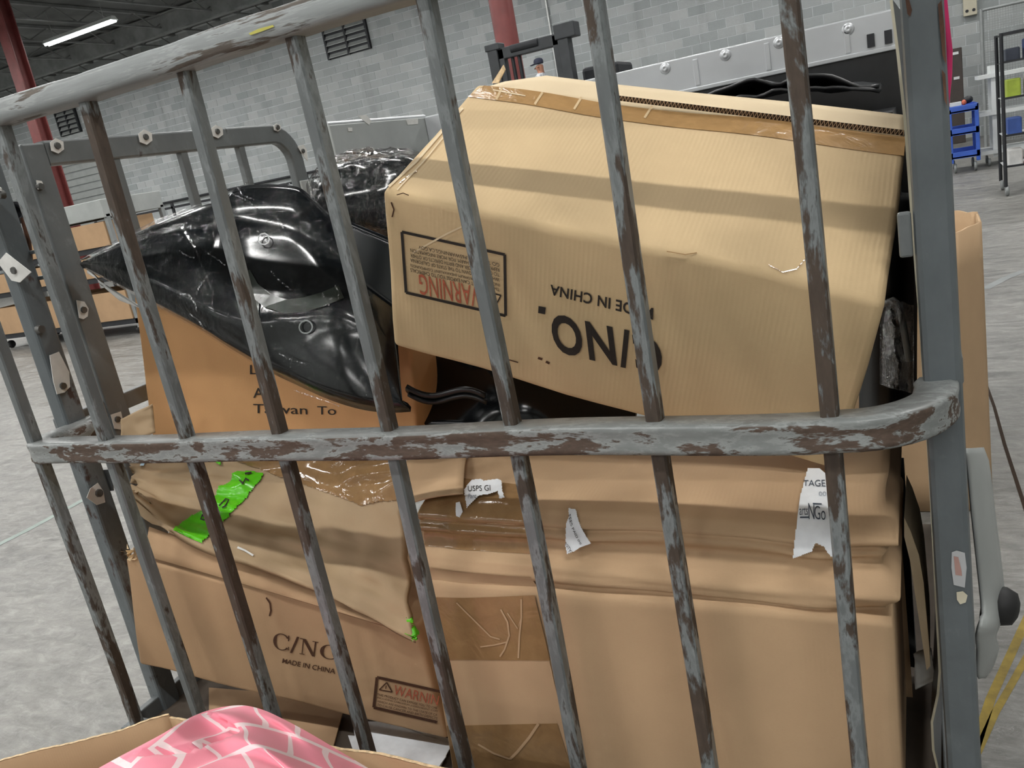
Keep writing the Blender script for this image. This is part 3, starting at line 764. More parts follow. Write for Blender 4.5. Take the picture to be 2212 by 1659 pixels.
# ------------------------------------------------------------------ F: big crushed carton at the right
xl0, xl1, xr0, xr1 = .808, .858, 1.602, 1.613     # left edge bottom / top, right edge bottom / top
ZT = .842
prof = [(.062,.272),(.058,.45),(.055,.60),(.052,.672),(.055,.686),(.070,.696),(.060,.706),(.056,.722),(.060,.734),(.076,.748),(.084,.764),(.082,.776),(.068,.786),(.066,.794),(.078,.799),(.068,.805),(.070,.814),(.082,.823),(.100,.828),(.130,.831),(.22,.835),(.33,.839),(.43,.842)]
PL = [0]
for a, b in zip(prof, prof[1:]): PL.append(PL[-1]+math.hypot(b[0]-a[0], b[1]-a[1]))
_ss = np.linspace(0, PL[-1], 400); _py = np.interp(_ss, PL, [q[0] for q in prof]); _pz = np.interp(_ss, PL, [q[1] for q in prof])
_kr = np.ones(41)/41; _py = np.convolve(np.pad(_py, 20, 'edge'), _kr, 'valid'); _pz = np.convolve(np.pad(_pz, 20, 'edge'), _kr, 'valid')
def Fsm(u, v):
    s = max(0, min(1, v))*PL[-1]; y = float(np.interp(s, _ss, _py)); z = float(np.interp(s, _ss, _pz))
    if v < 0: z += v*PL[-1]
    if v > 1: y += (v-1)*PL[-1]
    zz = min(1, max(0, (z-.272)/.57)); x = (xl0+(xl1-xl0)*zz)*(1-u)+(xr0+(xr1-xr0)*zz)*u
    w = sstep(z, .66, .72)*(1-sstep(s, PL[-1]*.66, PL[-1]*.8)); z -= .030*w*(u-.35)*sstep(u, .2, 1)+.012*w*u
    return V(x, y, z)
def Fs(u, v):
    s = max(0, min(1, v))*PL[-1]; k = 0
    while k < len(PL)-2 and PL[k+1] < s: k += 1
    f = (s-PL[k])/(PL[k+1]-PL[k]); y = prof[k][0]*(1-f)+prof[k+1][0]*f; z = prof[k][1]*(1-f)+prof[k+1][1]*f
    if v < 0: z += v*PL[-1]
    if v > 1: y += (v-1)*PL[-1]
    zz = min(1, max(0, (z-.272)/.57)); z += .010*sstep(z, .6, .68)*(1-sstep(z, .80, .83))*(nz((u*3.1, 0, 0), 1, 21)*1.2+.4*nz((u*9, 0, 0), 1, 22)); x = (xl0+(xl1-xl0)*zz)*(1-u)+(xr0+(xr1-xr0)*zz)*u
    w = sstep(z, .66, .72)*(1-sstep(s, PL[-1]*.66, PL[-1]*.8))
    # the crushed zone sags towards the right and wrinkles
    z -= .030*w*(u-.35)*sstep(u, .2, 1)+.012*w*u
    y += w*(.006*nz((x*1.2, 0, z*14), 1, 4)*2+.0022*math.sin(z*260+x*9+3*nz((x, z, 0), 3, 2)))
    y += .004*nz((x, y, z), 4, 9)*(1 if s < PL[6] else .3); z += .004*nz((x, y, z), 5, 11)*sstep(s, PL[8], PL[9])
    c_ = sstep(u, .86, 1); y += c_*w*.022*math.sin(z*75+1.0); x += c_*w*.012*math.sin(z*90)
    return V(x, y, z)
rf = empty('carton', (1.2, .33, .262), 'big tan carton with crushed top edge, torn white labels and brown tape', 'carton')
m = MB(); vv = [k/70 for k in range(71)]
m.grid(Fs, 48, 150, uvscale=(.8, 1.15))
top = lambda u: Fs(u, 1)
m.grid(lambda u, v: V(*(top(u)*(1-v)+V(top(u)[0], .43, .272)*v)), 48, 6, uvscale=(.8, .6))
def side(uu):
    def f(a, b):
        p = Fs(uu, a); q = V(p[0], min(.43, max(p[1], .34)), .272)
        return p*(1-b)+(V(p[0]-(.0 if uu else 0), .43, .272+(p[2]-.272)))*b if p[1] < .15 else p*(1-b)+V(p[0], .43, p[2])*b
    return f
m.grid(side(0), 150, 5, uvscale=(1.1, .5)); m.grid(side(1), 150, 5, uvscale=(1.1, .5))
m.grid(lambda u, v: Fs(u, 0)*(1-v)+V(Fs(u, 0)[0], .43, .272)*v, 48, 4)
m.build('body', M['card_tan'], rf, merge=.0005)
MB().grid(lambda u, v: (at((1000,1066), y=.082)*(1-u)+at((864,1096), y=.082)*u)*(1-v)+(at((1010,962), y=.30)*(1-u)+at((882,968), y=.29)*u)*v+V(0,0,.006*math.sin(3*u+4*v)), 8, 8).build('top_flap', M['card_tan'], rf, solid=.004, solid_off=0)
FF = Face(Fsm); FF.cl = .004; _fo = surf_off(Fsm, outward(Fsm))
FL = Face(Fsm); FL.cl = .004; FL.off = lambda u, v, o: _fo(u, v, o+.006)
FF.off = lambda u, v, o: Fs(u, v)+(_fo(u, v, 1)-Fsm(u, v))*o
G0 = (.4, .4)
# overlapping layer of board at its left, tapes and labels
FF.quad([(872,1216),(1152,1236),(1243,1668),(978,1668)], 'overlap_panel', M['card_tan'], rf, .0022, 10, 14)
FF.quad([(880,1030),(1140,1052),(1170,1196),(870,1178)], 'tape', M['tape2'], rf, .0026, 24, 22)
FF.quad([(889,1287),(1158,1284),(1190,1424),(918,1420)], 'tape', M['tape2'], rf, .0034, 16, 10)
FF.quad([(941,1562),(1205,1560),(1238,1668),(968,1668)], 'tape', M['tape2'], rf, .0034, 16, 10)
for w_, pts in ((3, [(990,1298),(1030,1340),(1062,1372),(1082,1378)]), (3.5, [(1084,1312),(1098,1340),(1102,1370),(1092,1400),(1082,1415)]),
              (3, [(1040,1394),(1070,1390),(1096,1384)]), (3.5, [(1130,1290),(1128,1330),(1124,1370),(1122,1418)]), (2.5, [(1098,1320),(1120,1355),(1128,1330)]),
              (6, [(1165,1560),(1145,1590),(1120,1620),(1104,1636)]), (4, [(1035,1604),(1070,1624),(1104,1636)])):
    FF.line(pts, w_, 'tape_scratch', M['card_tan'], rf, .0046)
lab = FL.poly([(1006,1068),(1022,1048),(1040,1046),(1048,1050),(1062,1048),(1078,1046),(1086,1050),(1088,1072),(1094,1084),(1084,1087),(1078,1072),(1060,1078),(1040,1080),(1026,1092),(1014,1104),(1010,1086)], 'torn_label', M['paper'], rf, .005, fine=(50, 40))
FL.text('USPS GI', [(1014,1062),(1062,1060),(1063,1072),(1015,1073)], 'label_print', M['ink'], lab, .0058)
FL.text('Parc', [(1016,1078),(1034,1077),(1033,1086),(1016,1087)], 'label_print', flat('grey_print', (140,150,165), .7), lab, .0058)
FL.poly([(990,1094),(998,1092),(1006,1110),(1000,1118),(992,1116)], 'torn_label', M['paper'], rf, .005, fine=(50, 40))
lab = FL.poly([(1232,1105),(1248,1108),(1281,1168),(1245,1187),(1230,1192),(1226,1175),(1228,1130),(1234,1120)], 'torn_label', M['paper'], rf, .004, fine=(40, 60))
FL.text('FEES PAID IMI', [(1238,1116),(1262,1168),(1258,1170),(1233,1119)], 'label_print', M['ink'], lab, .0058)
FL.text('RSITY', [(1228,1163),(1241,1186),(1235,1190),(1227,1172)], 'label_print', M['ink'], lab, .0058)
lab = FL.poly([(1748,1030),(1772,1030),(1794,1050),(1806,1190),(1798,1192),(1782,1176),(1764,1170),(1756,1182),(1716,1194),(1722,1152),(1730,1090),(1744,1040)], 'torn_label', M['paper'], rf, .011, fine=(44, 110))
ink2 = flat('grey_blue_print', (66, 76, 90), .7)
FL.text('TAGE', [(1738,1057),(1784,1056),(1785,1071),(1737,1070)], 'label_print', ink2, lab, .0128)
FL.text('00', [(1770,1082),(1786,1082),(1786,1092),(1770,1092)], 'label_print', flat('pale_print', (170,178,190), .7), lab, .0128)
FL.text('arts', [(1728,1117),(1746,1117),(1747,1130),(1729,1130)], 'label_print', ink2, lab, .0128)
FL.line([(1730,1134),(1750,1134)], 3, 'label_print', ink2, lab, .0128)
FL.text('N', [(1747,1108),(1760,1108),(1761,1138),(1749,1138)], 'label_print', ink2, lab, .0128)
FL.line([(1757,1109),(1776,1110)], 3, 'label_print', ink2, lab, .0128)
FL.text('Go', [(1760,1113),(1784,1116),(1785,1140),(1762,1138)], 'label_print', ink2, lab, .0128)

# ------------------------------------------------------------------ H: lower left carton
yh = (.045, .092)
c = {'lft': at((268,1203), y=.045), 'lfb': at((300,1437), y=.055), 'rft': at((948,1356), y=.085), 'rfb': at((1000,1604), y=.095)}
c['rft'][0] = min(c['rft'][0], .786); c['rfb'][0] = min(c['rfb'][0], .786)
for k in ('l', 'r'):
    for z_ in ('b', 't'): c[k+'b'+z_] = c[k+'f'+z_]+V(0, .34, .0 if z_ == 't' else .02)
Hc = Carton(c, r=.009, seed=5, amp=.003)
rh = empty('carton', base_of(c), 'brown carton tipped down to the right in the lower left of the cart', 'carton')
Hc.body('body', M['card_brown'], rh); Hf = Hc.face('front')
Hf.text('C/NO', [(592,1362),(738,1396),(732,1428),(590,1402)], 'printed_lettering', M['ink_brown'], rh, mesh=serif_cno())
Hf.text('MADE IN CHINA', [(612,1421),(726,1444),(724,1455),(610,1431)], 'printed_lettering', M['ink_brown'], rh, mesh=text_mesh('MADE IN CHINA', .012))
fr = [(815,1462),(952,1493),(944,1559),(808,1527)]
for i in (0, 2, 3): Hf.line([fr[i], fr[(i+1) % 4]], 6, 'printed_frame', M['ink_brown'], rh)
tri = [(836,1473),(848,1494),(820,1489)]
for i in range(3): Hf.line([tri[i], tri[(i+1) % 3]], 2.5, 'printed_triangle', M['ink_brown'], rh)
Hf.line([(835,1480),(834,1487)], 2, 'printed_triangle', M['ink_brown'], rh)
Hf.text('WARNIN', [(854,1478),(950,1502),(946,1523),(850,1499)], 'printed_warning', M['ink_red'], rh)
for k in range(5):
    y = 1501+k*7.4
    Hf.text(lines[k][:34], [(816, y-5), (946, y+25), (945, y+30), (815, y)], 'printed_small_text', M['ink_brown'], rh)
Hf.line([(576,1290),(584,1302),(586,1318),(583,1330)], 3.5, 'scuff', M['ink_brown'], rh)
# torn corner of the same carton
m = MB(); rnd = random.Random(3)
for k in range(16):
    p = c['lft']+V(rnd.uniform(-.004,.03), rnd.uniform(-.006,.02), rnd.uniform(-.006,.016)); s_ = rnd.uniform(.006,.014)
    q = [p+V(rnd.uniform(-1,1), rnd.uniform(-1,1), rnd.uniform(-1,1))*s_ for _ in range(3)]
    m.prism(q, (.0015,-.001,.001))
m.build('torn_corner', M['card_edge'], rh)
# loose top flap of that carton
MB().grid(lambda u, v: at((312+u*520+10*v, 1138+u*190+(1-v)*(62+u*-40)), y=.05+.015*u+.03*v), 14, 3).build('flap', M['card_brown'], rh, solid=.004)

# ------------------------------------------------------------------ B: orange carton behind the fender
c = {'lfb': at((333,985), y=.275), 'lft': at((287,640), y=.290), 'rfb': at((905,995), y=.295), 'rft': at((880,640), y=.31)}
for k in ('l', 'r'):
    for z_ in ('b', 't'): c[k+'b'+z_] = c[k+'f'+z_]+V(.0, .42, .0)
Bc = Carton(c, r=.008, seed=8, amp=.002)
rb = empty('carton', base_of(c), 'orange-brown carton standing behind the black fender at the left', 'carton')
Bc.body('body', M['card_orange'], rb); Bf = Bc.face('front')
Bf.text('A', [(548,838),(570,837),(572,858),(548,859)], 'printed_lettering', M['ink'], rb)
Bf.text('To', [(686,877),(726,878),(727,896),(686,895)], 'printed_lettering', M['ink'], rb)
Bf.text('Taiwan', [(548,872),(664,876),(665,895),(548,892)], 'printed_lettering', M['ink'], rb)
Bf.text('L', [(541,788),(556,788),(556,808),(541,808)], 'printed_lettering', M['ink'], rb)
# crumpled paper tucked behind that carton's left edge
def crumple(px4, y4, nx, ny, amp, sc, seed):
    def f(u, v):
        a = (V(*px4[0])*(1-u)+V(*px4[1])*u)*(1-v)+(V(*px4[3])*(1-u)+V(*px4[2])*u)*v
        y = (y4[0]*(1-u)+y4[1]*u)*(1-v)+(y4[3]*(1-u)+y4[2]*u)*v
        p = at(a, y=y); d = ray(a); d /= np.linalg.norm(d)
        return p+d*amp*(nz(p, sc, seed)+.5*abs(nz(p, sc*2.3, seed+1)))
    return f

# ------------------------------------------------------------------ G: kraft paper parcel with green tape
def chain(pts, u):
    """Catmull-Rom through pts (tuples of any length)"""
    n = len(pts)-1; t = max(0, min(1, u))*n; k = min(int(t), n-1); f = t-k
    p0, p1, p2, p3 = (np.array(pts[max(0, min(n, k+i))], float) for i in (-1, 0, 1, 2))
    return .5*((2*p1)+(-p0+p2)*f+(2*p0-5*p1+4*p2-p3)*f*f+(-p0+3*p1-3*p2+p3)*f**3)
g_top = [(284,1000,.20),(340,984,.235),(430,978,.25),(520,974,.255),(620,970,.258),(720,968,.258),(800,966,.258),(868,966,.25)]
g_bot = [(286,1075,.085),(350,1130,.062),(430,1176,.058),(560,1224,.056),(660,1264,.056),(760,1313,.056),(830,1349,.056),(896,1386,.056)]
def Gs(u, v):
    a = chain(g_top, u); b = chain(g_bot, u); w = sstep(v, 0, 1)*.35+v*.65
    q = a*(1-w)+b*w; q[0] += 14*math.sin(math.pi*v)*sstep(u, .5, 1)*-.9
    p = at(q[:2], y=q[2])
    fold = abs(nz((u*2.2+v*3.0, v*2.6-u*1.2, 0), 1.6, 3)); fine = nz((u*9-v*7, v*6+u*5, 0), 1, 6)
    n = V(-.1, -.72, .68); edge = sstep(v, 0, .08)*(1-.6*sstep(v, .9, 1))
    p = p+n*(.026*(.35-fold)*edge+.010*(.25-abs(nz((u*5+v*2.5, v*4.5-u*2, 0), 1, 12)))*edge+.003*fine-.016*math.sin(math.pi*min(1, v))**2*.2)
    p = p+n*(.012*math.exp(-((v-.93)/.05)**2))*-.3+V(.006*fine if u < .1 else 0, 0, .012*nz((v*8, 0, 1), 1, 2) if u < .12 else 0)
    return p
rg = empty('parcel', Gs(.5, .9)-V(0, -.1, .05), 'crumpled kraft paper parcel with bright green tape, squeezed between cartons', 'parcel')
so = lambda fn: -1 if outward(fn) > 0 else 1
MB().grid(Gs, 46, 30, uvscale=(.7, .35)).build('paper', M['kraft'], rg, solid=.016, solid_off=so(Gs))
GF = Face(Gs)
gt = GF.poly([(513,1021),(545,1020),(573,1026),(554,1051),(525,1086),(484,1127),(440,1171),(415,1162),(389,1152),(375,1140),(395,1130),(440,1102),(471,1064),(503,1032)], 'green_tape', M['green'], rg, .004, fine=(70, 60))
for pts, w_ in (([(522,1040),(528,1047),(533,1038),(540,1042)], 3.5), ([(531,1029),(546,1026)], 3.5), ([(478,1093),(490,1083),(496,1085),(492,1094),(484,1099)], 3), ([(446,1112),(440,1118),(438,1124),(445,1126),(452,1124)], 3), ([(440,1119),(452,1118)], 2.5)):
    GF.line(pts, w_, 'marker_stroke', M['ink'], gt, .0075)
GF.poly([(446,990),(487,991),(481,1002),(458,998)], 'green_tape', M['green'], rg, .005, fine=(20, 10))
GF.poly([(889,1330),(898,1345),(901,1372),(890,1380),(874,1370)], 'green_tape', M['green'], rg, .006, fine=(20, 20))
GF.poly([(302,1008),(310,994),(319,993),(311,1007)], 'blue_tape', flat('pale_blue_tape', (140,186,214), .4), rg, .004, 0)
GF.poly([(500,990),(640,990),(862,990),(862,1060),(858,1080),(780,1092),(700,1062),(600,1030),(560,1012)], 'clear_tape', M['tape2'], rg, .003, fine=(80, 40))
GF.line([(515,1183),(530,1190),(548,1203)], 5, 'tape_glint', M['plasticwhite'], rg, .004)  # glint on the tape drawn as a white strip

# crumpled paper beside carton B, at the left
pc = MB().grid(crumple([(262,905),(330,872),(336,935),(262,960)], (.14,.16,.15,.13), 12, 10, .018, 14, 2), 14, 12).build('crumpled_paper', M['kraft'], solid=.003)
tag(pc, 'small wad of crumpled kraft paper poking out left of the orange-brown carton', 'paper')

# ------------------------------------------------------------------ C: glossy black fender in clear wrap
ft = [(181,566,.26),(300,500,.27),(420,450,.285),(490,428,.30),(512,407,.31),(556,398,.325),(636,402,.33),(672,424,.33),(712,462,.325),(775,512,.32),(838,585,.315),(860,640,.31)]
fb = [(184,578,.25),(250,618,.205),(330,662,.175),(420,712,.158),(500,762,.150),(570,804,.145),(620,828,.145),(680,856,.145),(730,874,.147),(780,886,.150),(830,890,.158),(872,888,.170)]
def Cs(u, v):
    a, b = chain(ft, u), chain(fb, u); q = a*(1-v)+b*v; p = at(q[:2], y=q[2])
    s = math.sin(math.pi*v)**.85*math.sin(math.pi*min(1, u*1.1+.02))**.5 if 0 < u < .89 or True else 0
    s = math.sin(math.pi*max(0, min(1, v)))**.8*max(0, math.sin(math.pi*min(1, max(0, u*.97+.02))))**.5
    n = V(.10, -.85, .35)
    dn = .050*s
    # swage line, hollow for the lamp and rolled lower lip
    dn -= .020*math.exp(-(((u-.56)/.14)**2+((v-.38)/.20)**2))
    dn += .012*math.exp(-((v-.62-.18*math.sin(u*5))/.07)**2)*s
    dn -= .010*math.exp(-((v-.20)/.05)**2)*s
    lip = sstep(v, .93, 1); dn -= .030*lip
    dn += .004*math.exp(-((u-.34)/.03)**2)
    return p+n*dn
rc = empty('fender_panel', Cs(.6, .97), 'glossy black plastic fender panel in clear wrap leaning against the orange-brown carton', 'car part')
MB().grid(Cs, 56, 34).build('shell', M['gloss_black'], rc, solid=.012, solid_off=-1 if outward(Cs) > 0 else 1)
CF = Face(Cs)
def wrapf(fc, amp=.0022, off=.009, seed=1, ext=.0):
    def f(u, v):
        p = fc.fn(u, v); k = nz(p, 24, seed); k2 = nz(p, 60, seed+2); d = V(.12, -.96, .24) if v > .5 else V(.10, -.85, .50)*(1-v)+V(.12, -.96, .24)*v; d = d/np.linalg.norm(d)
        return p+d*(off+amp*abs(k)*2+amp*.5*k2)
    return f
MB().grid(wrapf(CF), 80, 50).build('clear_wrap', M['film'], rc)
CF.quad([(525,590),(562,640),(560,690),(520,640)], 'tape_patch', flat('grey_green_tape', (74,80,70), .2), rc, .003, 6, 6)
CF.line([(528,592),(548,625),(580,652),(620,664),(660,660),(700,648),(738,632)], 30, 'tape_band', flat('olive_tape', (66,72,66), .18), rc, .004)
CF.line([(400,498),(430,540),(455,600),(470,640)], 4, 'wrap_crease', M['film2'], rc, .012)
M['crease'] = film_mat('film_crease', .4, 40, .9)  # whitish film, paints highlights along the creases of the wrap
for pts in ([(395,545),(410,556),(428,561)], [(452,548),(470,562),(492,578)], [(500,425),(520,432),(548,444),(560,462)], [(515,410),(530,430),(555,438)], [(432,640),(440,622),(452,604),(462,592)],
            [(398,636),(416,640),(430,655),(436,670)], [(420,675),(440,690),(452,710)], [(590,590),(606,610),(632,632)], [(700,640),(706,655),(716,668)], [(726,620),(735,640),(732,655)], [(610,762),(640,778),(668,786)], [(640,845),(690,862),(740,872)], [(712,470),(740,500),(770,524)], [(560,505),(575,512),(582,530)], [(604,470),(612,488),(616,500)]):
    CF.line(pts, 3.2, 'wrap_crease', M['crease'], rc, .011)
# bagged lamp hole ring
def ring(fc, px, r, name, parent, mat, off=.008, n=14, w=3.0):
    pts = [(px[0]+r*math.cos(2*math.pi*k/n), px[1]+r*math.sin(2*math.pi*k/n)) for k in range(n+1)]
    return fc.line(pts, w, name, mat, parent, off)
ring(CF, (664,706), 14, 'bolt_ring', rc, M['alu_dull']); ring(CF, (574,520), 12, 'bolt_ring', rc, M['alu_dull'], n=9)
# plastic foam edge under the tip
MB().grid(lambda u, v: at((188+u*150, 590+u*92-6*v+ (1-abs(2*u-1))*18*v), y=.235-.04*u), 10, 3).build('foam_edge', M['plasticwhite'], rc, solid=.006)

# ------------------------------------------------------------------ D: second wrapped black part on the orange carton
def blob(c0, r, seed, amp, su=(0, 1), sv=(0, 1), sq=1.0):
    def f(u, v):
        th = 2*math.pi*(su[0]+(su[1]-su[0])*u); ph = math.pi*(sv[0]+(sv[1]-sv[0])*v)
        d = V(math.sin(ph)*math.cos(th), math.sin(ph)*math.sin(th), math.cos(ph)); d = np.sign(d)*abs(d)**sq
        p = V(*c0)+d*V(*r); return p+d*amp*nz(p, 7, seed)+d*amp*.5*abs(nz(p, 18, seed+1))
    return f
rd = empty('wrapped_part', (.60, .56, 1.225), 'black moulded part in a wrinkled clear bag behind the upside-down carton', 'car part')
Ds = blob((.60, .56, 1.335), (.135, .10, .105), 4, .03, sq=.8)
MB().grid(Ds, 40, 24).build('shell', M['gloss_black'], rd, merge=.0005)
Dw = blob((.60, .56, 1.338), (.147, .112, .116), 4, .034, sq=.8)
def Dwf(u, v):
    p = Dw(u, v); d = p-V(.60,.56,1.338); d /= np.linalg.norm(d); return p+d*(.012*abs(nz(p, 26, 5))+.004*nz(p, 60, 6))
MB().grid(Dwf, 70, 44).build('clear_bag', M['film2'], rd, merge=.0005)

MB().grid(lambda u, v: at((736+u*118+30*v, 470+u*48+v*(130+40*u)), y=.262-.02*v), 12, 10).build('lower_shell', M['gloss_black'], rd, solid=.008)  # black sheet added for the dark interior below the wrapped part
# ------------------------------------------------------------------ E: black sheets added for the shade in the hollow under the upside-down carton
re_ = empty('trim_piece', at((950,890), y=.34), 'dark curved plastic trim in the gap under the upside-down carton', 'car part')
MB().grid(lambda u, v: at((846+u*540-20*v, 742+u*90+v*(172-50*u)), y=.40-.08*v+.05*u+.03*math.sin(u*9)*math.sin(3*v)), 28, 10).build('shell', M['gloss_black'], re_, solid=.01)
MB().grid(lambda u, v: at((880+u*170, 830+12*math.sin(u*6)+v*26+u*22), y=.262+.03*u+.02*math.sin(v*3)), 16, 4).build('rib', M['black'], re_, solid=.008)
# black lamp housing and bag in the gap left of the right-hand post
rk = empty('lamp_housing', at((1930,880), y=.66), 'black lamp housing in clear plastic between the top carton and right post', 'car part')
MB().grid(lambda u, v: at((1868+u*100, 420+v*480), y=.68-.06*math.sin(math.pi*u)-.04*math.sin(v*5)), 12, 24).build('shell', M['black'], rk, solid=.012)
MB().grid(lambda u, v: at((1905+u*64, 640+v*190+u*20), y=.60-.05*math.sin(math.pi*u)+.02*nz((u*4, v*5, 0), 1, 3)), 18, 28).build('lens', M['film2'], rk, solid=.004)
MB().tube([at((1902,660),y=.58), at((1930,648),y=.57), at((1944,660),y=.56), at((1954,720),y=.56), at((1964,780),y=.56)], .006, 8).build('lens_rim', M['alu_dull'], rk)

bp_ = MB().grid(lambda u, v: V(.86+.76*u, .50+.04*math.sin(3*u)+.05*v, .282+v*.42+.006*math.sin(9*u)), 16, 8).build('underbody_panel', M['black'], solid=.01)  # black panel added to darken the deck behind the carton
tag(bp_, 'black plastic panel standing behind the big crushed carton', 'car part')
# ------------------------------------------------------------------ loose boards and papers
pts = [(1925,0),(1940,120),(1955,260),(1965,400),(1980,600),(1988,700),(2000,890),(2010,1050),(2020,1250),(2030,1450),(2026,1500),(2013,1560),(2016,1620),(2030,1680)]
e = [at(p_, y=.17) for p_ in pts]
m = MB(); t_ = .0035; n = len(e)
q = [p_+V(-t_/2,0,0) for p_ in e]+[p_+V(t_/2,0,0) for p_ in e]+[V(1.684-t_/2, 1.10, p_[2]) for p_ in e]+[V(1.684+t_/2, 1.10, p_[2]) for p_ in e]
fs = []
for k in range(n-1):
    fs += [[k,k+1,2*n+k+1,2*n+k],[n+k,3*n+k,3*n+k+1,n+k+1],[2*n+k,2*n+k+1,3*n+k+1,3*n+k]]
m.add(q, fs, True); 
rl = empty('liner_sheet', e[-1]+V(0,.4,0), 'thin dark liner sheet with a white edge hanging inside the right post', 'sheet')
m.build('sheet', M['black'], rl)
MB().add(q[:2*n], [[k,n+k,n+k+1,k+1] for k in range(n-1)]).build('edge', M['beige'], rl)
bd = MB().prism([at(p_, y=.22)-V(.012,0,0) for p_ in [(1972,1118),(1986,1148),(2004,1200),(2014,1260),(2026,1400),(2028,1440),(2020,1450),(2002,1330),(1984,1210),(1972,1160)]], (.002,.16,0)).build('card_offcut', M['card_pale'])
tag(bd, 'narrow pale cardboard offcut standing between the crushed carton and right post', 'cardboard')
wd_ = MB().grid(crumple([(1975,1412),(2012,1400),(2022,1470),(1978,1490)], (.3,.3,.26,.26), 8, 8, .03, 20, 5), 10, 10).build('plastic_wad', M['plasticwhite'], solid=.003)
tag(wd_, 'crumpled white plastic low down beside the right post', 'plastic')
dk = lambda p_, z: (lambda q: V(min(q[0], .785), max(q[1], .04), z))(at(p_, z=z))
pb = MB().prism([dk(p_, .268) for p_ in [(452,1488),(600,1500),(742,1538),(712,1640),(640,1690),(440,1600)]], (0,0,.004)).build('cardboard_sheet', M['card_brown'])
tag(pb, 'flat brown cardboard sheet on the cart deck beneath the tipped carton', 'cardboard')
for k, (pl, lab_) in enumerate(([[(762,1560),(860,1560),(978,1600),(985,1700),(735,1690)], 'lowest grey-white paper sheet on the cart deck beside the crushed carton'],
                    [[(768,1566),(860,1568),(975,1612),(980,1690),(745,1680)], 'middle grey-white paper sheet on the cart deck beside the crushed carton'],
                    [[(752,1590),(840,1596),(972,1636),(978,1690),(735,1672)], 'topmost grey-white paper sheet on the cart deck beside the crushed carton'])):
    o = MB().prism([dk(p_, .275+.004*k) for p_ in pl], (0,0,.002)).build('paper_sheet', M['paper'])
    tag(o, lab_, 'paper', 'paper sheets on the cart deck')

# ------------------------------------------------------------------ open carton in the foreground with a pink cloth
ro = empty('open_carton', (.55, -.4, 0), 'open brown carton in the foreground holding a pink patterned cloth', 'carton')
rim = [(.285,-.108),(1.10,-.116),(1.10,-.72),(.02,-.72),(-.16,-.42)]
for k in range(5):
    a, b = V(*rim[k], 0), V(*rim[(k+1) % 5], 0); d = b-a; d /= np.linalg.norm(d); nn = V(-d[1], d[0], 0)
    w_ = MB().grid(lambda u, v: a*(1-u)+b*u+V(0,0,.002+v*(.445+.008*nz((u*6,k,0),1,1)))-nn*(.004*nz((u*4, v*3, k), 1, 7)), 24, 6, uvscale=(.8,.45)).build('wall', M['card_brown'], ro, solid=.006, solid_off=0)
    MB().grid(lambda u, v: a*(1-u)+b*u+V(0,0,.4485+.008*nz((u*6,k,0),1,1)+.0005*math.sin(u*420))+nn*(v-.5)*.0055, 90, 1).build('cut_edge', M['card_edge'], ro)
MB().prism([V(x, y, .002) for x, y in rim], (0,0,.005)).build('bottom', M['card_brown'], ro)
g = NG('pink_lattice_cloth'); uv = g.coord('UV', (1,1,1), (0,0,.3))
br = g.n('ShaderNodeTexBrick'); br.offset = .5; br.inputs['Scale'].default_value = 4.2; br.inputs['Mortar Size'].default_value = .035; br.inputs['Mortar Smooth'].default_value = .15
br.inputs['Color1'].default_value = srgb(252,150,170); br.inputs['Color2'].default_value = srgb(252,152,170); br.inputs['Mortar'].default_value = srgb(250,226,228)
br.inputs['Brick Width'].default_value = .62; br.inputs['Row Height'].default_value = .5; g.l(uv, br.inputs['Vector'])
g.set(Base_Color=br.outputs['Color'], Roughness=.75, Sheen_Weight=.2); g.bump(g.noise(uv, 260, 2), .12, .001)
cl_top = [(150,1682),(240,1632),(330,1585),(400,1545),(455,1526),(510,1519),(555,1528),(600,1548),(660,1580),(730,1622),(800,1664),(860,1705)]
def cloth(u, v):
    q = chain(cl_top, u); px = (q[0]+v*(40-60*(u-.5)), q[1]+v*240); y = -.150-.30*v-.26*(1-sstep(u, 0, .42))*(1-.5*v)
    p = at(px, y=y)
    f1 = math.sin((u*1.0-v*1.3)*11+2.5*nz((u*2, v*2, 0), 1, 1)); f2 = nz((u*5-v*3, v*6, 0), 1, 3)
    a = sstep(v, .0, .12)
    r_ = .012*math.exp(-((v)/.05)**2)
    return p+V(-.2,-.55,.75)*(a*(.012*f1+.026*f2-.030*(abs(nz((u*3.2-v*2.6, v*2.4+u, 0), 1, 8))<.045)+.020*(.3-abs(nz((u*3.2-v*2.6, v*2.4+u, 0), 1, 8))))-r_)
clo = MB().grid(cloth, 70, 50, uvscale=(.9, .6)).build('pink_cloth', g.m)
tag(clo, 'bunched pink cloth with white lattice lines in the foreground carton', 'cloth')

# =================================================================== things behind the cart
# sheet metal bin with an open top
bn = empty('metal_bin', (.4, 2.9, 0), 'open bare aluminium bin standing behind the cage cart', 'bin')
bx0, bx1, by0, by1, bt = -.77, 1.70, 2.32, 3.20, 1.68
MB().box((bx0-.03, by0, .12), (bx0, by1+.03, bt)).build('side_wall', M['alu_dull'], bn, bevel=.006)
MB().box((bx0, by1, 1.53), (bx1, by1+.03, bt)).build('back_panel', M['alu'], bn, bevel=.006)
MB().box((bx0, by1+.004, .12), (bx1, by1+.03, 1.53)).build('back_lower', M['black'], bn)  # wall coloured black for the dark opening under the panel
MB().box((bx0, by1-.012, 1.515), (bx1, by1+.002, 1.535)).build('panel_lip', M['alu'], bn, bevel=.004)
MB().box((bx0, by0, .12), (bx1, by1, .15)).build('bottom', M['alu_dull'], bn)
MB().box((bx1, by0, .12), (bx1+.03, by1+.03, 1.2)).build('side_wall', M['alu_dull'], bn)
MB().tube([(bx0-.015, by0, bt+.004), (bx0-.015, by1+.03, bt+.004)], .012, 8).build('rim', M['alu'], bn)
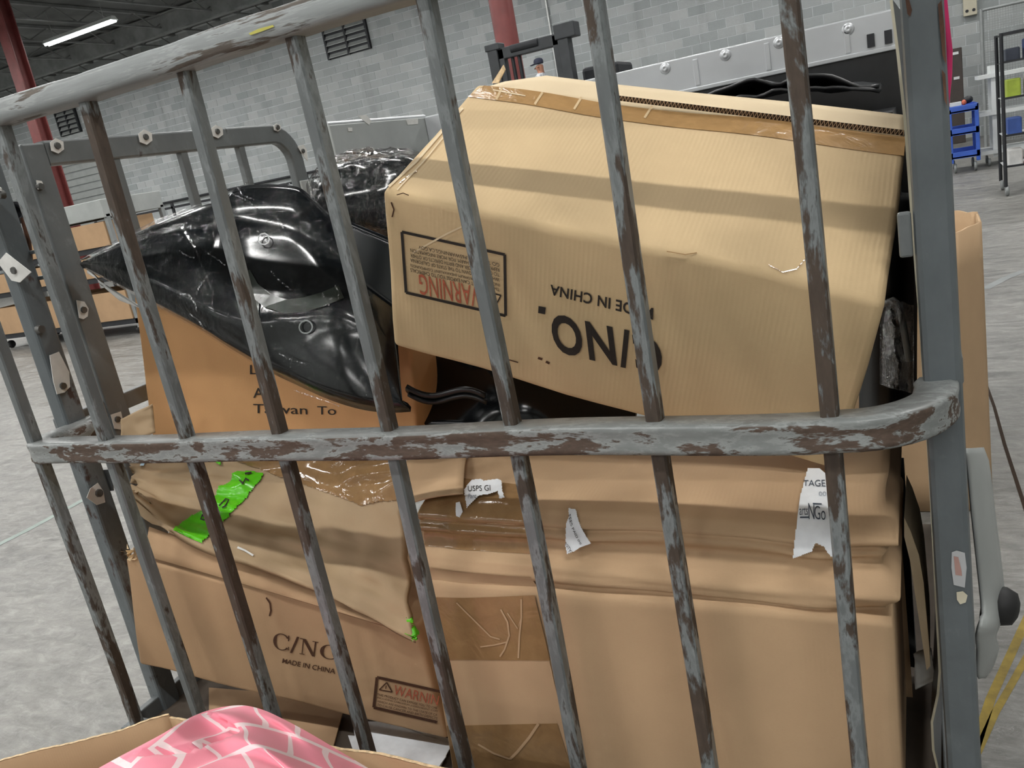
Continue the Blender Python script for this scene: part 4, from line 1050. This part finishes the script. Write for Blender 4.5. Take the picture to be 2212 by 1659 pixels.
for px in ((1437,148),(1567,119),(1683,92),(1832,63)):
    p = at(px, y=by1)
    b = MB().lathe(p, (0,-1,0), [(0,.026),(.004,.026),(.006,.020),(.006,.016),(.014,.014),(.016,.006),(.012,.004),(.012,0)], 18).build('rivet', M['alu'], bn)
for k, x in enumerate((.75, 1.08, 1.42)): MB().box((x-.012, by1-.006, 1.54), (x+.012, by1, 1.66)).build('rib', M['alu'], bn, bevel=.003)
for pl in ([(772,250),(790,248),(802,262),(796,270),(786,262)], [(876,258),(902,256),(902,268),(880,270)], [(750,276),(760,276),(760,284),(752,284)]):
    MB().prism([at(p_, x=bx0)+V(.001,0,0) for p_ in pl], (.002,0,0)).build('tape_scrap', M['plasticwhite'], bn)
for k in range(2): MB().box((bx1-.20+.07*k, by1-.012, 1.545), (bx1-.17+.07*k, by1, 1.60)).build('clip', M['dark_metal'], bn)
for x in (bx0+.1, bx1-.1):
    for y in (by0+.1, by1-.1): MB().lathe((x-.02, y, .06), (1,0,0), [(0,0),(0,.06),(.04,.06),(.04,0)], 16).build('caster_wheel', M['rubber'], bn)
# dark bumper cover lying in the bin
bc = MB().grid(lambda u, v: V(.55+1.0*u, 2.75+.25*math.sin(3*v)-.05*v, 1.30+.19*math.sin(math.pi*(.15+.7*u))*(1-.4*v)+.04*nz((u*9, v*6, 0), 1, 2)), 30, 14).build('bumper_cover', M['black'], solid=.012)
tag(bc, 'black crumpled bumper cover lying in the aluminium bin', 'car part')
MB().box((.6, 2.4, .152), (1.6, 3.1, 1.28)).build('inner_box', M['black'], bn)  # added black filler box for the dark inside of the bin

# octagonal tan carton on the floor to the right
rt = empty('tall_carton', (1.55, 2.06, 0), 'tall open tan carton on the floor right of the cage cart', 'carton')
ring8 = [(1.755,1.78),(1.835,1.93),(1.838,2.16),(1.76,2.30),(1.36,2.30),(1.30,2.16),(1.30,1.93),(1.38,1.78)]
for k in range(8):
    a, b = V(*ring8[k], .004), V(*ring8[(k+1) % 8], .004)
    MB().grid(lambda u, v: a*(1-u)+b*u+V(0,0,v*(.915+.008*nz((u*3,k,0),1,2))), 6, 8, uvscale=(.3,.9)).build('panel', M['card_tan'], rt, solid=.008, solid_off=0)
MB().prism([V(x, y, .002) for x, y in ring8], (0,0,.006)).build('bottom', M['card_tan'], rt)

# forklift
fk = empty('forklift', (-2.1, 8.3, 0), 'black forklift mast standing against the block wall behind the load', 'forklift')
zt = 2.60
for x, s in ((-2.50, 1), (-1.66, -1)):
    u = MB().box((x-.06, 7.98, .1), (x+.06, 8.12, zt)).build('mast_upright', M['mast'], fk, bevel=.008)
    MB().box((x+s*.09-.035, 8.00, .1), (x+s*.09+.035, 8.10, zt-.06)).build('inner_rail', M['mast'], u, bevel=.006)
MB().box((-1.74, 7.96, zt-.12), (-1.50, 8.14, zt+.03)).build('end_cap', M['mast'], fk, bevel=.01)
MB().box((-2.58, 7.97, zt-.06), (-2.40, 8.13, zt+.01)).build('end_cap', M['mast'], fk, bevel=.01)
MB().box((-2.46, 8.00, zt-.17), (-1.70, 8.10, zt-.05)).build('cross_beam', M['mast'], fk, bevel=.01)
MB().cyl((-2.28, 8.02, zt-.09), (-1.95, 8.02, zt-.09), .045, n=12).build('tie_tube', M['dark_metal'], fk)
for x in (-2.30, -2.22): MB().cyl((x, 8.06, .2), (x, 8.06, zt-.15), .022, n=8).build('lift_chain', M['dark_metal'], fk)
MB().cyl((-2.14, 8.08, .2), (-2.14, 8.08, 2.1), .04, n=12).build('lift_cylinder', M['dark_metal'], fk)
MB().box((-2.45, 7.86, .3), (-1.70, 7.96, .8)).build('carriage', M['mast'], fk, bevel=.01)
for x in (-2.32, -1.9): MB().box((x-.05, 6.9, .06), (x+.05, 7.9, .11)).build('fork', M['mast'], fk, bevel=.01)
MB().box((-2.55, 8.3, .2), (-1.60, 10.0, 1.2)).build('body', M['mast'], fk, bevel=.05)
MB().box((-1.62, 8.3, 1.2), (-1.2, 8.9, 2.17)).build('guard', M['dark_metal'], fk, bevel=.04)
for x in (-2.5, -1.65):
    for y in (8.4, 9.7): MB().lathe((x-.08, y, .26), (1,0,0), [(0,0),(0,.22),(.03,.26),(.13,.26),(.16,.22),(.16,0)], 20).build('wheel', M['rubber'], fk)

# worker standing on a dock platform beyond the forklift
PX, PY, PZ = at((1167,146), y=16.0)
PZ -= 1.57
pf = empty('dock_platform', (PX, PY, 0), 'steel dock platform behind the forklift under the worker', 'platform')
MB().box((PX-.9, PY-.7, PZ-.06), (PX+.9, PY+.8, PZ)).build('platform_top', M['grey_metal'], pf)
for x in (PX-.85, PX+.85):
    for y in (PY-.65, PY+.75): MB().box((x-.04, y-.04, 0), (x+.04, y+.04, PZ-.06)).build('leg', M['grey_metal'], pf)
def person():
    r = empty('person', (PX, PY, PZ), 'worker in a dark cap and pale camouflage shirt, facing left behind the forklift', 'person')
    bx, by, bz = PX, PY, PZ
    me = bpy.data.meshes.new('body'); o = bpy.data.objects.new('body', me); COL.objects.link(o); o.parent = r
    vts = [(0,0,.95),(0,0,1.15),(0,0,1.38),(0,0,1.47),(-.01,0,1.56),(-.02,0,1.64),
           (0,.09,.92),(.01,.10,.50),(.02,.10,.06),(-.12,.10,.03),(0,-.09,.92),(.01,-.10,.50),(.02,-.10,.06),(-.12,-.10,.03),
           (0,.19,1.38),(-.02,.24,1.12),(-.18,.22,.95),(-.27,.20,.93),(0,-.19,1.38),(-.02,-.24,1.12),(-.18,-.22,.95),(-.27,-.20,.93)]
    eds = [(0,1),(1,2),(2,3),(3,4),(4,5),(0,6),(6,7),(7,8),(8,9),(0,10),(10,11),(11,12),(12,13),(2,14),(14,15),(15,16),(16,17),(2,18),(18,19),(19,20),(20,21)]
    rad = [.15,.15,.16,.06,.085,.095,.09,.065,.05,.04,.09,.065,.05,.04,.07,.05,.04,.035,.07,.05,.04,.035]
    me.from_pydata(vts, eds, [])
    sk = o.modifiers.new('skin', 'SKIN'); sl = me.skin_vertices[0].data if me.skin_vertices else None
    if sl is None:
        bm = bmesh.new(); bm.from_mesh(me); lay = bm.verts.layers.skin.verify(); bm.to_mesh(me); bm.free(); sl = me.skin_vertices[0].data
    for k, q in enumerate(rad): sl[k].radius = (q, q); sl[k].use_root = (k == 0)
    ss = o.modifiers.new('sub', 'SUBSURF'); ss.levels = 2; ss.render_levels = 2
    g = NG('worker_body'); sx = g.n('ShaderNodeSeparateXYZ'); tc = g.n('ShaderNodeTexCoord'); g.l(tc.outputs['Object'], sx.inputs[0])
    camo = g.ramp(g.noise(g.coord('Object'), 14, 2), [(.42, srgb(206,208,212)), (.5, srgb(170,174,182)), (.6, srgb(222,224,228))], 'CONSTANT')
    low = g.ramp(sx.outputs['Z'], [(.0, 0.0), (1.0, 1.0)])
    skinmask = g.math('GREATER_THAN', sx.outputs['Z'], 1.46); pants = g.math('LESS_THAN', sx.outputs['Z'], .93)
    hands = g.math('LESS_THAN', sx.outputs['X'], -.20)
    col = g.mix(pants, camo, srgb(52,56,66)); col = g.mix(skinmask, col, srgb(158,112,90)); col = g.mix(g.math('MULTIPLY', hands, g.math('GREATER_THAN', sx.outputs['Z'], .8)), col, srgb(158,112,90))
    g.set(Base_Color=col, Roughness=.75); me.materials.append(g.m)
    MB().lathe((bx-.02, by, bz+1.67), (0,0,1), [(-.02,.100),(.03,.102),(.07,.085),(.09,.04),(.095,0)], 16).build('cap', M['navy'], r)
    MB().add([(bx-.09,by-.07,bz+1.655),(bx-.09,by+.07,bz+1.655),(bx-.20,by+.05,bz+1.64),(bx-.20,by-.05,bz+1.64),(bx-.09,by-.07,bz+1.668),(bx-.09,by+.07,bz+1.668),(bx-.20,by+.05,bz+1.65),(bx-.20,by-.05,bz+1.65)],
             [[0,1,2,3],[7,6,5,4],[0,4,5,1],[1,5,6,2],[2,6,7,3],[3,7,4,0]]).build('cap_brim', M['navy'], r)
    MB().lathe((bx-.105, by, bz+1.575), (-1,0,-.3), [(-.01,.018),(.02,.012),(.03,.006),(.031,0)], 10).build('nose', M['skin'], r)
    for s in (-1, 1): MB().lathe((bx-.01, by+s*.09, bz+1.59), (0,s,0), [(-.01,.02),(.012,.024),(.018,.012),(.019,0)], 10).build('ear', M['skin'], r)
    return r
person()

# red columns
def column(x, y, w, label):
    r = empty('steel_column', (x, y, 0), label, 'column')
    MB().box((x-w/2, y-w/2, 0.02), (x+w/2, y-w/2+.03, 6.7)).build('flange', M['red_steel'], r, bevel=.006)
    MB().box((x-w/2, y+w/2-.03, 0.02), (x+w/2, y+w/2, 6.7)).build('flange', M['red_steel'], r, bevel=.006)
    MB().box((x-.02, y-w/2+.03, 0.02), (x+.02, y+w/2-.03, 6.7)).build('web', M['red_steel'], r)
    MB().box((x-w*.8, y-w*.8, 0), (x+w*.8, y+w*.8, .02)).build('base_plate', M['red_steel'], r)
    return r
column(-15.95, 12.5, .30, 'red steel column at the left edge under the strip light')
r = empty('steel_column', (-4.06, 12.0, 0), 'round red steel column rising behind the forklift mast', 'column')
MB().cyl((-4.06, 12.0, 0.02), (-4.06, 12.0, 6.7), .185, n=28).build('pipe', M['red_steel'], r)
MB().box((-4.3, 11.76, 0), (-3.82, 12.24, .02)).build('base_plate', M['red_steel'], r)
for x in (-3.80, -3.1):
    o = MB().cyl((x*1.62, 19.44, 0.3), (x*1.62, 19.44, 6.6), .03, n=8).build('wall_conduit', M['conduit'])
    tag(o, 'thin grey conduit running up the block wall ' + ('right beside the round red column' if x < -3.5 else 'right of the forklift mast'), 'conduit')

# louvred vents high on the block wall
def vent(px4, label, n=5):
    a, b = at(px4[0], y=19.44), at(px4[1], y=19.44); x0, x1 = sorted((a[0], b[0])); z0, z1 = sorted((a[2], b[2]))
    r = empty('wall_vent', ((x0+x1)/2, 19.44, z0), label, 'vent')
    MB().box((x0, 19.46, z0), (x1, 19.49, z1)).build('backing', M['dark_metal'], r)
    for xa in (x0, (x0+x1)/2-.03, x1-.06): MB().box((xa, 19.40, z0), (xa+.06, 19.47, z1)).build('frame', M['dark_metal'], r)
    for k in range(n):
        z = z0+(z1-z0)*(k+.5)/n
        MB().add([(x0+.03,19.40,z-.04),(x1-.03,19.40,z-.04),(x1-.03,19.46,z+.05),(x0+.03,19.46,z+.05),(x0+.03,19.40,z-.055),(x1-.03,19.40,z-.055),(x1-.03,19.46,z+.035),(x0+.03,19.46,z+.035)],
                 [[0,1,2,3],[7,6,5,4],[0,4,5,1],[1,5,6,2],[2,6,7,3],[3,7,4,0]]).build('slat', M['alu_dull'], r)
vent([(692,52),(802,104)], 'louvred metal vent in the block wall under the top rail', 6)
vent([(118,246),(176,284)], 'small dark louvred vent at the far left of the block wall', 5)

# roll-up door at the far left
d1 = structure(MB().box((-25.1, 19.38, 0), (-22.4, 19.44, 4.35)).build('door_1', M['grey_metal']), 'grey roll-up dock door')
for k in range(19): MB().box((-25.05, 19.35, .05+k*.225), (-22.45, 19.40, .05+k*.225+.19)).build('slat', M['alu_dull'], d1, bevel=.01)

# shelf trolley with cardboard trays, left background
YR = 7.0
tr = empty('shelf_trolley', (-9.4, 7.5, 0), 'dark shelf trolley with cardboard trays in the left background', 'trolley')
tx0, tx1 = -11.2, -8.05
for z in (.16, .78, 1.18): MB().box((tx0, YR, z), (tx1, YR+1.0, z+.07)).build('shelf', M['dark_metal'], tr)
for x in (tx0, tx1-.06):
    for y in (YR+.0, YR+.94): MB().box((x, y, .1), (x+.06, y+.06, 1.66)).build('post', M['grey_metal'], tr)
for x in (tx0+.1, tx1-.15):
    for y in (YR+.1, YR+.9): MB().lathe((x, y, .06), (1,0,0), [(0,0),(0,.06),(.04,.06),(.04,0)], 14).build('caster_wheel', M['rubber'], tr)
MB().box((tx0, YR-.03, 1.62), (tx1, YR+1.0, 1.86)).build('header', M['alu_dull'], tr, bevel=.01)
names = {(0,0):'bottom shelf, leftmost',(0,1):'bottom shelf, second',(0,2):'bottom shelf, right end',(1,0):'middle shelf, leftmost',(1,1):'middle shelf, second',(1,2):'middle shelf, right end',(2,0):'top shelf, leftmost',(2,1):'top shelf, second',(2,2):'top shelf, right end'}
for zi, (z, h) in enumerate(((.235, .40), (.855, .27), (1.255, .32))):
    for k in range(3):
        x0 = tx0+.12+k*1.02; rr = empty('cardboard_tray', (x0+.45, YR+.4, z), 'cardboard tray on the trolley\'s %s' % names[(zi, k)], 'carton', 'cardboard trays on the shelf trolley')
        for lo, hi in (((x0, YR-.02, z), (x0+.92, YR, z+h)), ((x0, YR+.8, z), (x0+.92, YR+.82, z+h)), ((x0, YR, z), (x0+.02, YR+.8, z+h)), ((x0+.9, YR, z), (x0+.92, YR+.8, z+h))):
            MB().box(lo, hi).build('side', M['card_brown'], rr)
        MB().box((x0, YR, z), (x0+.92, YR+.8, z+.015)).build('bottom', M['card_brown'], rr)
# stacked small goods on a table behind the fender
tb = empty('goods_table', (-6.6, 7.6, 0), 'grey table carrying coloured bags behind the black fender', 'table')
MB().box((-7.7, 7.2, 1.10), (-5.2, 8.0, 1.14)).build('table_top', M['grey_metal'], tb)
for x in (-7.6, -5.3):
    for y in (7.25, 7.95): MB().box((x-.03, y-.03, 0), (x+.03, y+.03, 1.10)).build('leg', M['grey_metal'], tb)
for k, (px, rgb, nm) in enumerate((((318,492),(214,196,176),'cream'),((345,488),(206,60,52),'red'),((372,478),(60,150,136),'teal'),((392,473),(70,56,110),'purple'),((412,470),(210,206,204),'white'))):
    p = V(-7.55+k*.27, 7.5, 1.14)
    o = MB().grid(blob((p[0], 7.5, 1.30), (.09, .10, .12), k, .02), 16, 10).build('goods_bag', flat('bag_'+nm, rgb, .4)); tag(o, nm+' bag on the grey table behind the black fender', 'bag', 'coloured bags on the table')
# dark guard rail in front of the block wall
gr = empty('guard_rail', (-9.0, 10.0, 0), 'thin black guard rail in front of the block wall at the left', 'railing')
a, b = at((292,466), y=10), at((700,372), y=10); za = (a[2]+b[2])/2
MB().box((-12.0, 9.98, 1.62), (-5.0, 10.02, 1.66)).build('hand_rail', M['dark_metal'], gr)
for x in np.arange(-12, -4.9, 1.0): MB().box((x-.02, 9.98, 0), (x+.02, 10.02, 1.72)).build('rail_post', M['dark_metal'], gr)
o = MB().cyl((-28, 19.42, 2.05), (-4, 19.42, 2.05), .035, n=8).build('wall_pipe', M['dark_metal']); tag(o, 'thin horizontal pipe along the block wall behind the fender', 'pipe')

# ------------------------------------------------------------------ right background
def trolley(x0, x1, y0, y1, label, mat, zs, top):
    r = empty('utility_cart', ((x0+x1)/2, (y0+y1)/2, 0), label, 'cart')
    for z in zs: 
        MB().box((x0, y0, z), (x1, y1, z+.025)).build('shelf', mat, r)
        for lo, hi in (((x0, y0, z), (x1, y0+.025, z+.09)), ((x0, y1-.025, z), (x1, y1, z+.09)), ((x0, y0, z), (x0+.025, y1, z+.09)), ((x1-.025, y0, z), (x1, y1, z+.09))):
            MB().box(lo, hi).build('shelf_lip', mat, r, bevel=.006)
    for x in (x0, x1-.05):
        for y in (y0, y1-.05): MB().box((x, y, .14), (x+.05, y+.05, top)).build('post', mat, r, bevel=.008)
    for x in (x0+.05, x1-.08):
        for y in (y0+.06, y1-.06): MB().lathe((x, y, .065), (1,0,0), [(0,0),(0,.05),(.006,.065),(.03,.065),(.036,.05),(.036,0)], 16).build('caster_wheel', M['grey_metal'], r)
    return r
trolley(2.06, 2.44, 12.6, 13.4, 'blue plastic three-shelf utility cart by the right block wall', M['blue'], (.20, .52, .82), .88)
o = MB().box((2.10, 12.7, .912), (2.24, 12.95, .96)).build('white_box', M['white_metal']); tag(o, 'small white box on top of the blue utility cart', 'box')
o = MB().grid(blob((2.33, 12.9, .96), (.07, .09, .055), 2, .03), 14, 8).build('tool_bundle', M['dark_metal']); tag(o, 'dark tool bundle on top of the blue utility cart', 'tool')
o = MB().grid(blob((2.27, 12.72, .945), (.03, .03, .035), 3, .01), 10, 8).build('orange_cap', flat('orange_plastic', (214,110,80), .5)); tag(o, 'small orange item on top of the blue utility cart', 'item')
wr = empty('white_rack', (2.8, 13.2, 0), 'white metal rack on casters right of the blue cart', 'rack')
for x in (2.62, 3.15):
    for y in (12.95, 13.55): MB().box((x, y, .12), (x+.06, y+.05, 1.36)).build('post', M['white_metal'], wr)
for z in (.17, .70, 1.2): MB().box((2.46, 12.9, z), (3.3, 13.6, z+.05)).build('shelf', M['white_metal'], wr)
for x in (2.55, 3.2):
    for y in (12.98, 13.5): MB().lathe((x, y, .055), (1,0,0), [(0,0),(0,.045),(.006,.055),(.03,.055),(.036,.045),(.036,0)], 14).build('caster_wheel', M['grey_metal'], wr)
br_ = empty('black_rack', (2.85, 9.8, 0), 'black wire rack of coloured goods at the right edge', 'rack')
for x in (2.49, 3.3):
    for y in (9.48, 10.1): MB().cyl((x, y, .10), (x, y, 1.66), .018, n=8).build('post', M['dark_metal'], br_)
for z in (.30, .62, 1.0, 1.36, 1.64):
    MB().box((2.49, 9.47, z), (3.3, 9.50, z+.02)).build('shelf_edge', M['dark_metal'], br_)
    MB().box((2.49, 9.48, z), (3.3, 10.1, z+.008)).build('shelf', M['white_metal'] if z < 1.1 else M['dark_metal'], br_)
for x in (2.5, 3.28):
    for y in (9.5, 10.08): MB().lathe((x-.016, y, .055), (1,0,0), [(0,0),(0,.045),(.006,.055),(.03,.055),(.036,.045),(.036,0)], 14).build('caster_wheel', M['grey_metal'], br_)
rnd = random.Random(11); pal = [((206,60,90),'crimson'),((170,190,70),'lime'),((60,140,100),'green'),((214,214,212),'white'),((60,66,80),'slate'),((210,64,54),'red'),((60,90,160),'blue'),((190,150,120),'tan'),((120,110,105),'grey')]
shelfn = {.30:'lowest', .62:'second', 1.0:'third', 1.36:'top'}
for z in (.30, .62, 1.0, 1.36):
    for k in range(4):
        rgb, nm = pal[(k*2+int(z*10)) % 9]; x = 2.53+k*.17; h = rnd.uniform(.12,.22)
        o = MB().box((x, 9.55, z+.009), (x+.13, 9.8, z+.009+h)).build('goods_box', flat('goods_'+nm, rgb, .5), bevel=.012)
        tag(o, '%s packet on the %s shelf of the black rack, %s' % (nm, shelfn[z], ('nearest its post','second along','third along','fourth along')[k]), 'packet', 'packets on the black rack')
lk = empty('locker', (2.40, 18.6, 0), 'tall dark brown locker against the block wall right of the post', 'locker')
MB().box((2.29, 18.4, 0), (2.52, 18.9, 1.80)).build('body', M['brown_metal'], lk, bevel=.01)
for z in (1.22, 1.68): MB().box((2.36, 18.385, z), (2.46, 18.4, z+.05)).build('handle', M['white_metal'], lk)
mt = empty('meter_box', (2.74, 19.4, 2.35), 'beige electrical box on the block wall at the top right', 'box')
MB().box((2.62, 19.34, 2.38), (2.86, 19.49, 2.85)).build('case', M['beige'], mt, bevel=.01)
for x in (2.68, 2.80): MB().cyl((x, 19.33, 2.47), (x, 19.345, 2.47), .03, n=10).build('knob', M['dark_metal'], mt)
fc = empty('mesh_fence', (3.1, 16.5, 0), 'grey wire mesh fence panel beyond the black rack', 'fence')
for x in (2.75, 4.2): MB().cyl((x, 16.5, 0), (x, 16.5, 2.3), .03, n=8).build('post', M['grey_metal'], fc)
MB().cyl((2.75, 16.5, 2.28), (4.2, 16.5, 2.28), .025, n=8).build('top_bar', M['grey_metal'], fc)
m = MB()
for k in range(37):
    x = 2.75+k*.04; m.box((x-.004, 16.496, .05), (x+.004, 16.504, 2.28))
for k in range(56): m.box((2.75, 16.497, .06+k*.04), (4.2, 16.503, .068+k*.04))
m.build('wire_mesh', M['grey_metal'], fc, kind='stuff')
# pink strap hanging by the right-hand post
st = MB().tube([at(p_, y=.19) for p_ in [(2034,-60),(2038,0),(2044,60),(2050,110),(2049,160),(2044,215),(2042,240)]], .0042, 8).build('pink_strap', M['hotpink'])
tag(st, 'thin hot pink strap hanging down along the right post', 'strap')
# floor markings
def stripe(name, pxs, w, mat, label):
    P_ = [at(p_, z=0) for p_ in pxs]; m = MB(); L, R = [], []
    for i, p_ in enumerate(P_):
        d = P_[min(i+1, len(P_)-1)]-P_[max(i-1, 0)]; d /= np.linalg.norm(d); n_ = V(-d[1], d[0], 0)*w/2; L.append(p_+n_+V(0,0,.0012)); R.append(p_-n_+V(0,0,.0012))
    k = len(P_); m.add(L+R, [[i, i+1, k+i+1, k+i] for i in range(k-1)]); o = m.build(name, mat); tag(o, label, 'floor mark'); return o
stripe('floor_tape', [(2240,1290),(2190,1400),(2140,1510),(2105,1620)], .020, M['yellow'], 'upper of two worn yellow tape lines on the concrete at the lower right')
stripe('floor_tape', [(2240,1380),(2190,1470),(2150,1540),(2105,1640)], .016, M['yellow'], 'lower of two worn yellow tape lines on the concrete at the lower right')
stripe('floor_line', [(-60,1205),(60,1145),(180,1080),(300,1010)], .045, M['pale_green'], 'faded green painted line on the concrete at the left')
stripe('floor_crack', [(2130,830),(2148,880),(2170,960),(2212,1090),(2240,1180)], .012, M['flute'], 'dark crack in the concrete floor right of the tall tan carton')
stripe('floor_scuff', [(2128,624),(2170,602),(2212,585)], .06, M['grey_metal'], 'dark scuff on the concrete floor above the tall tan carton')
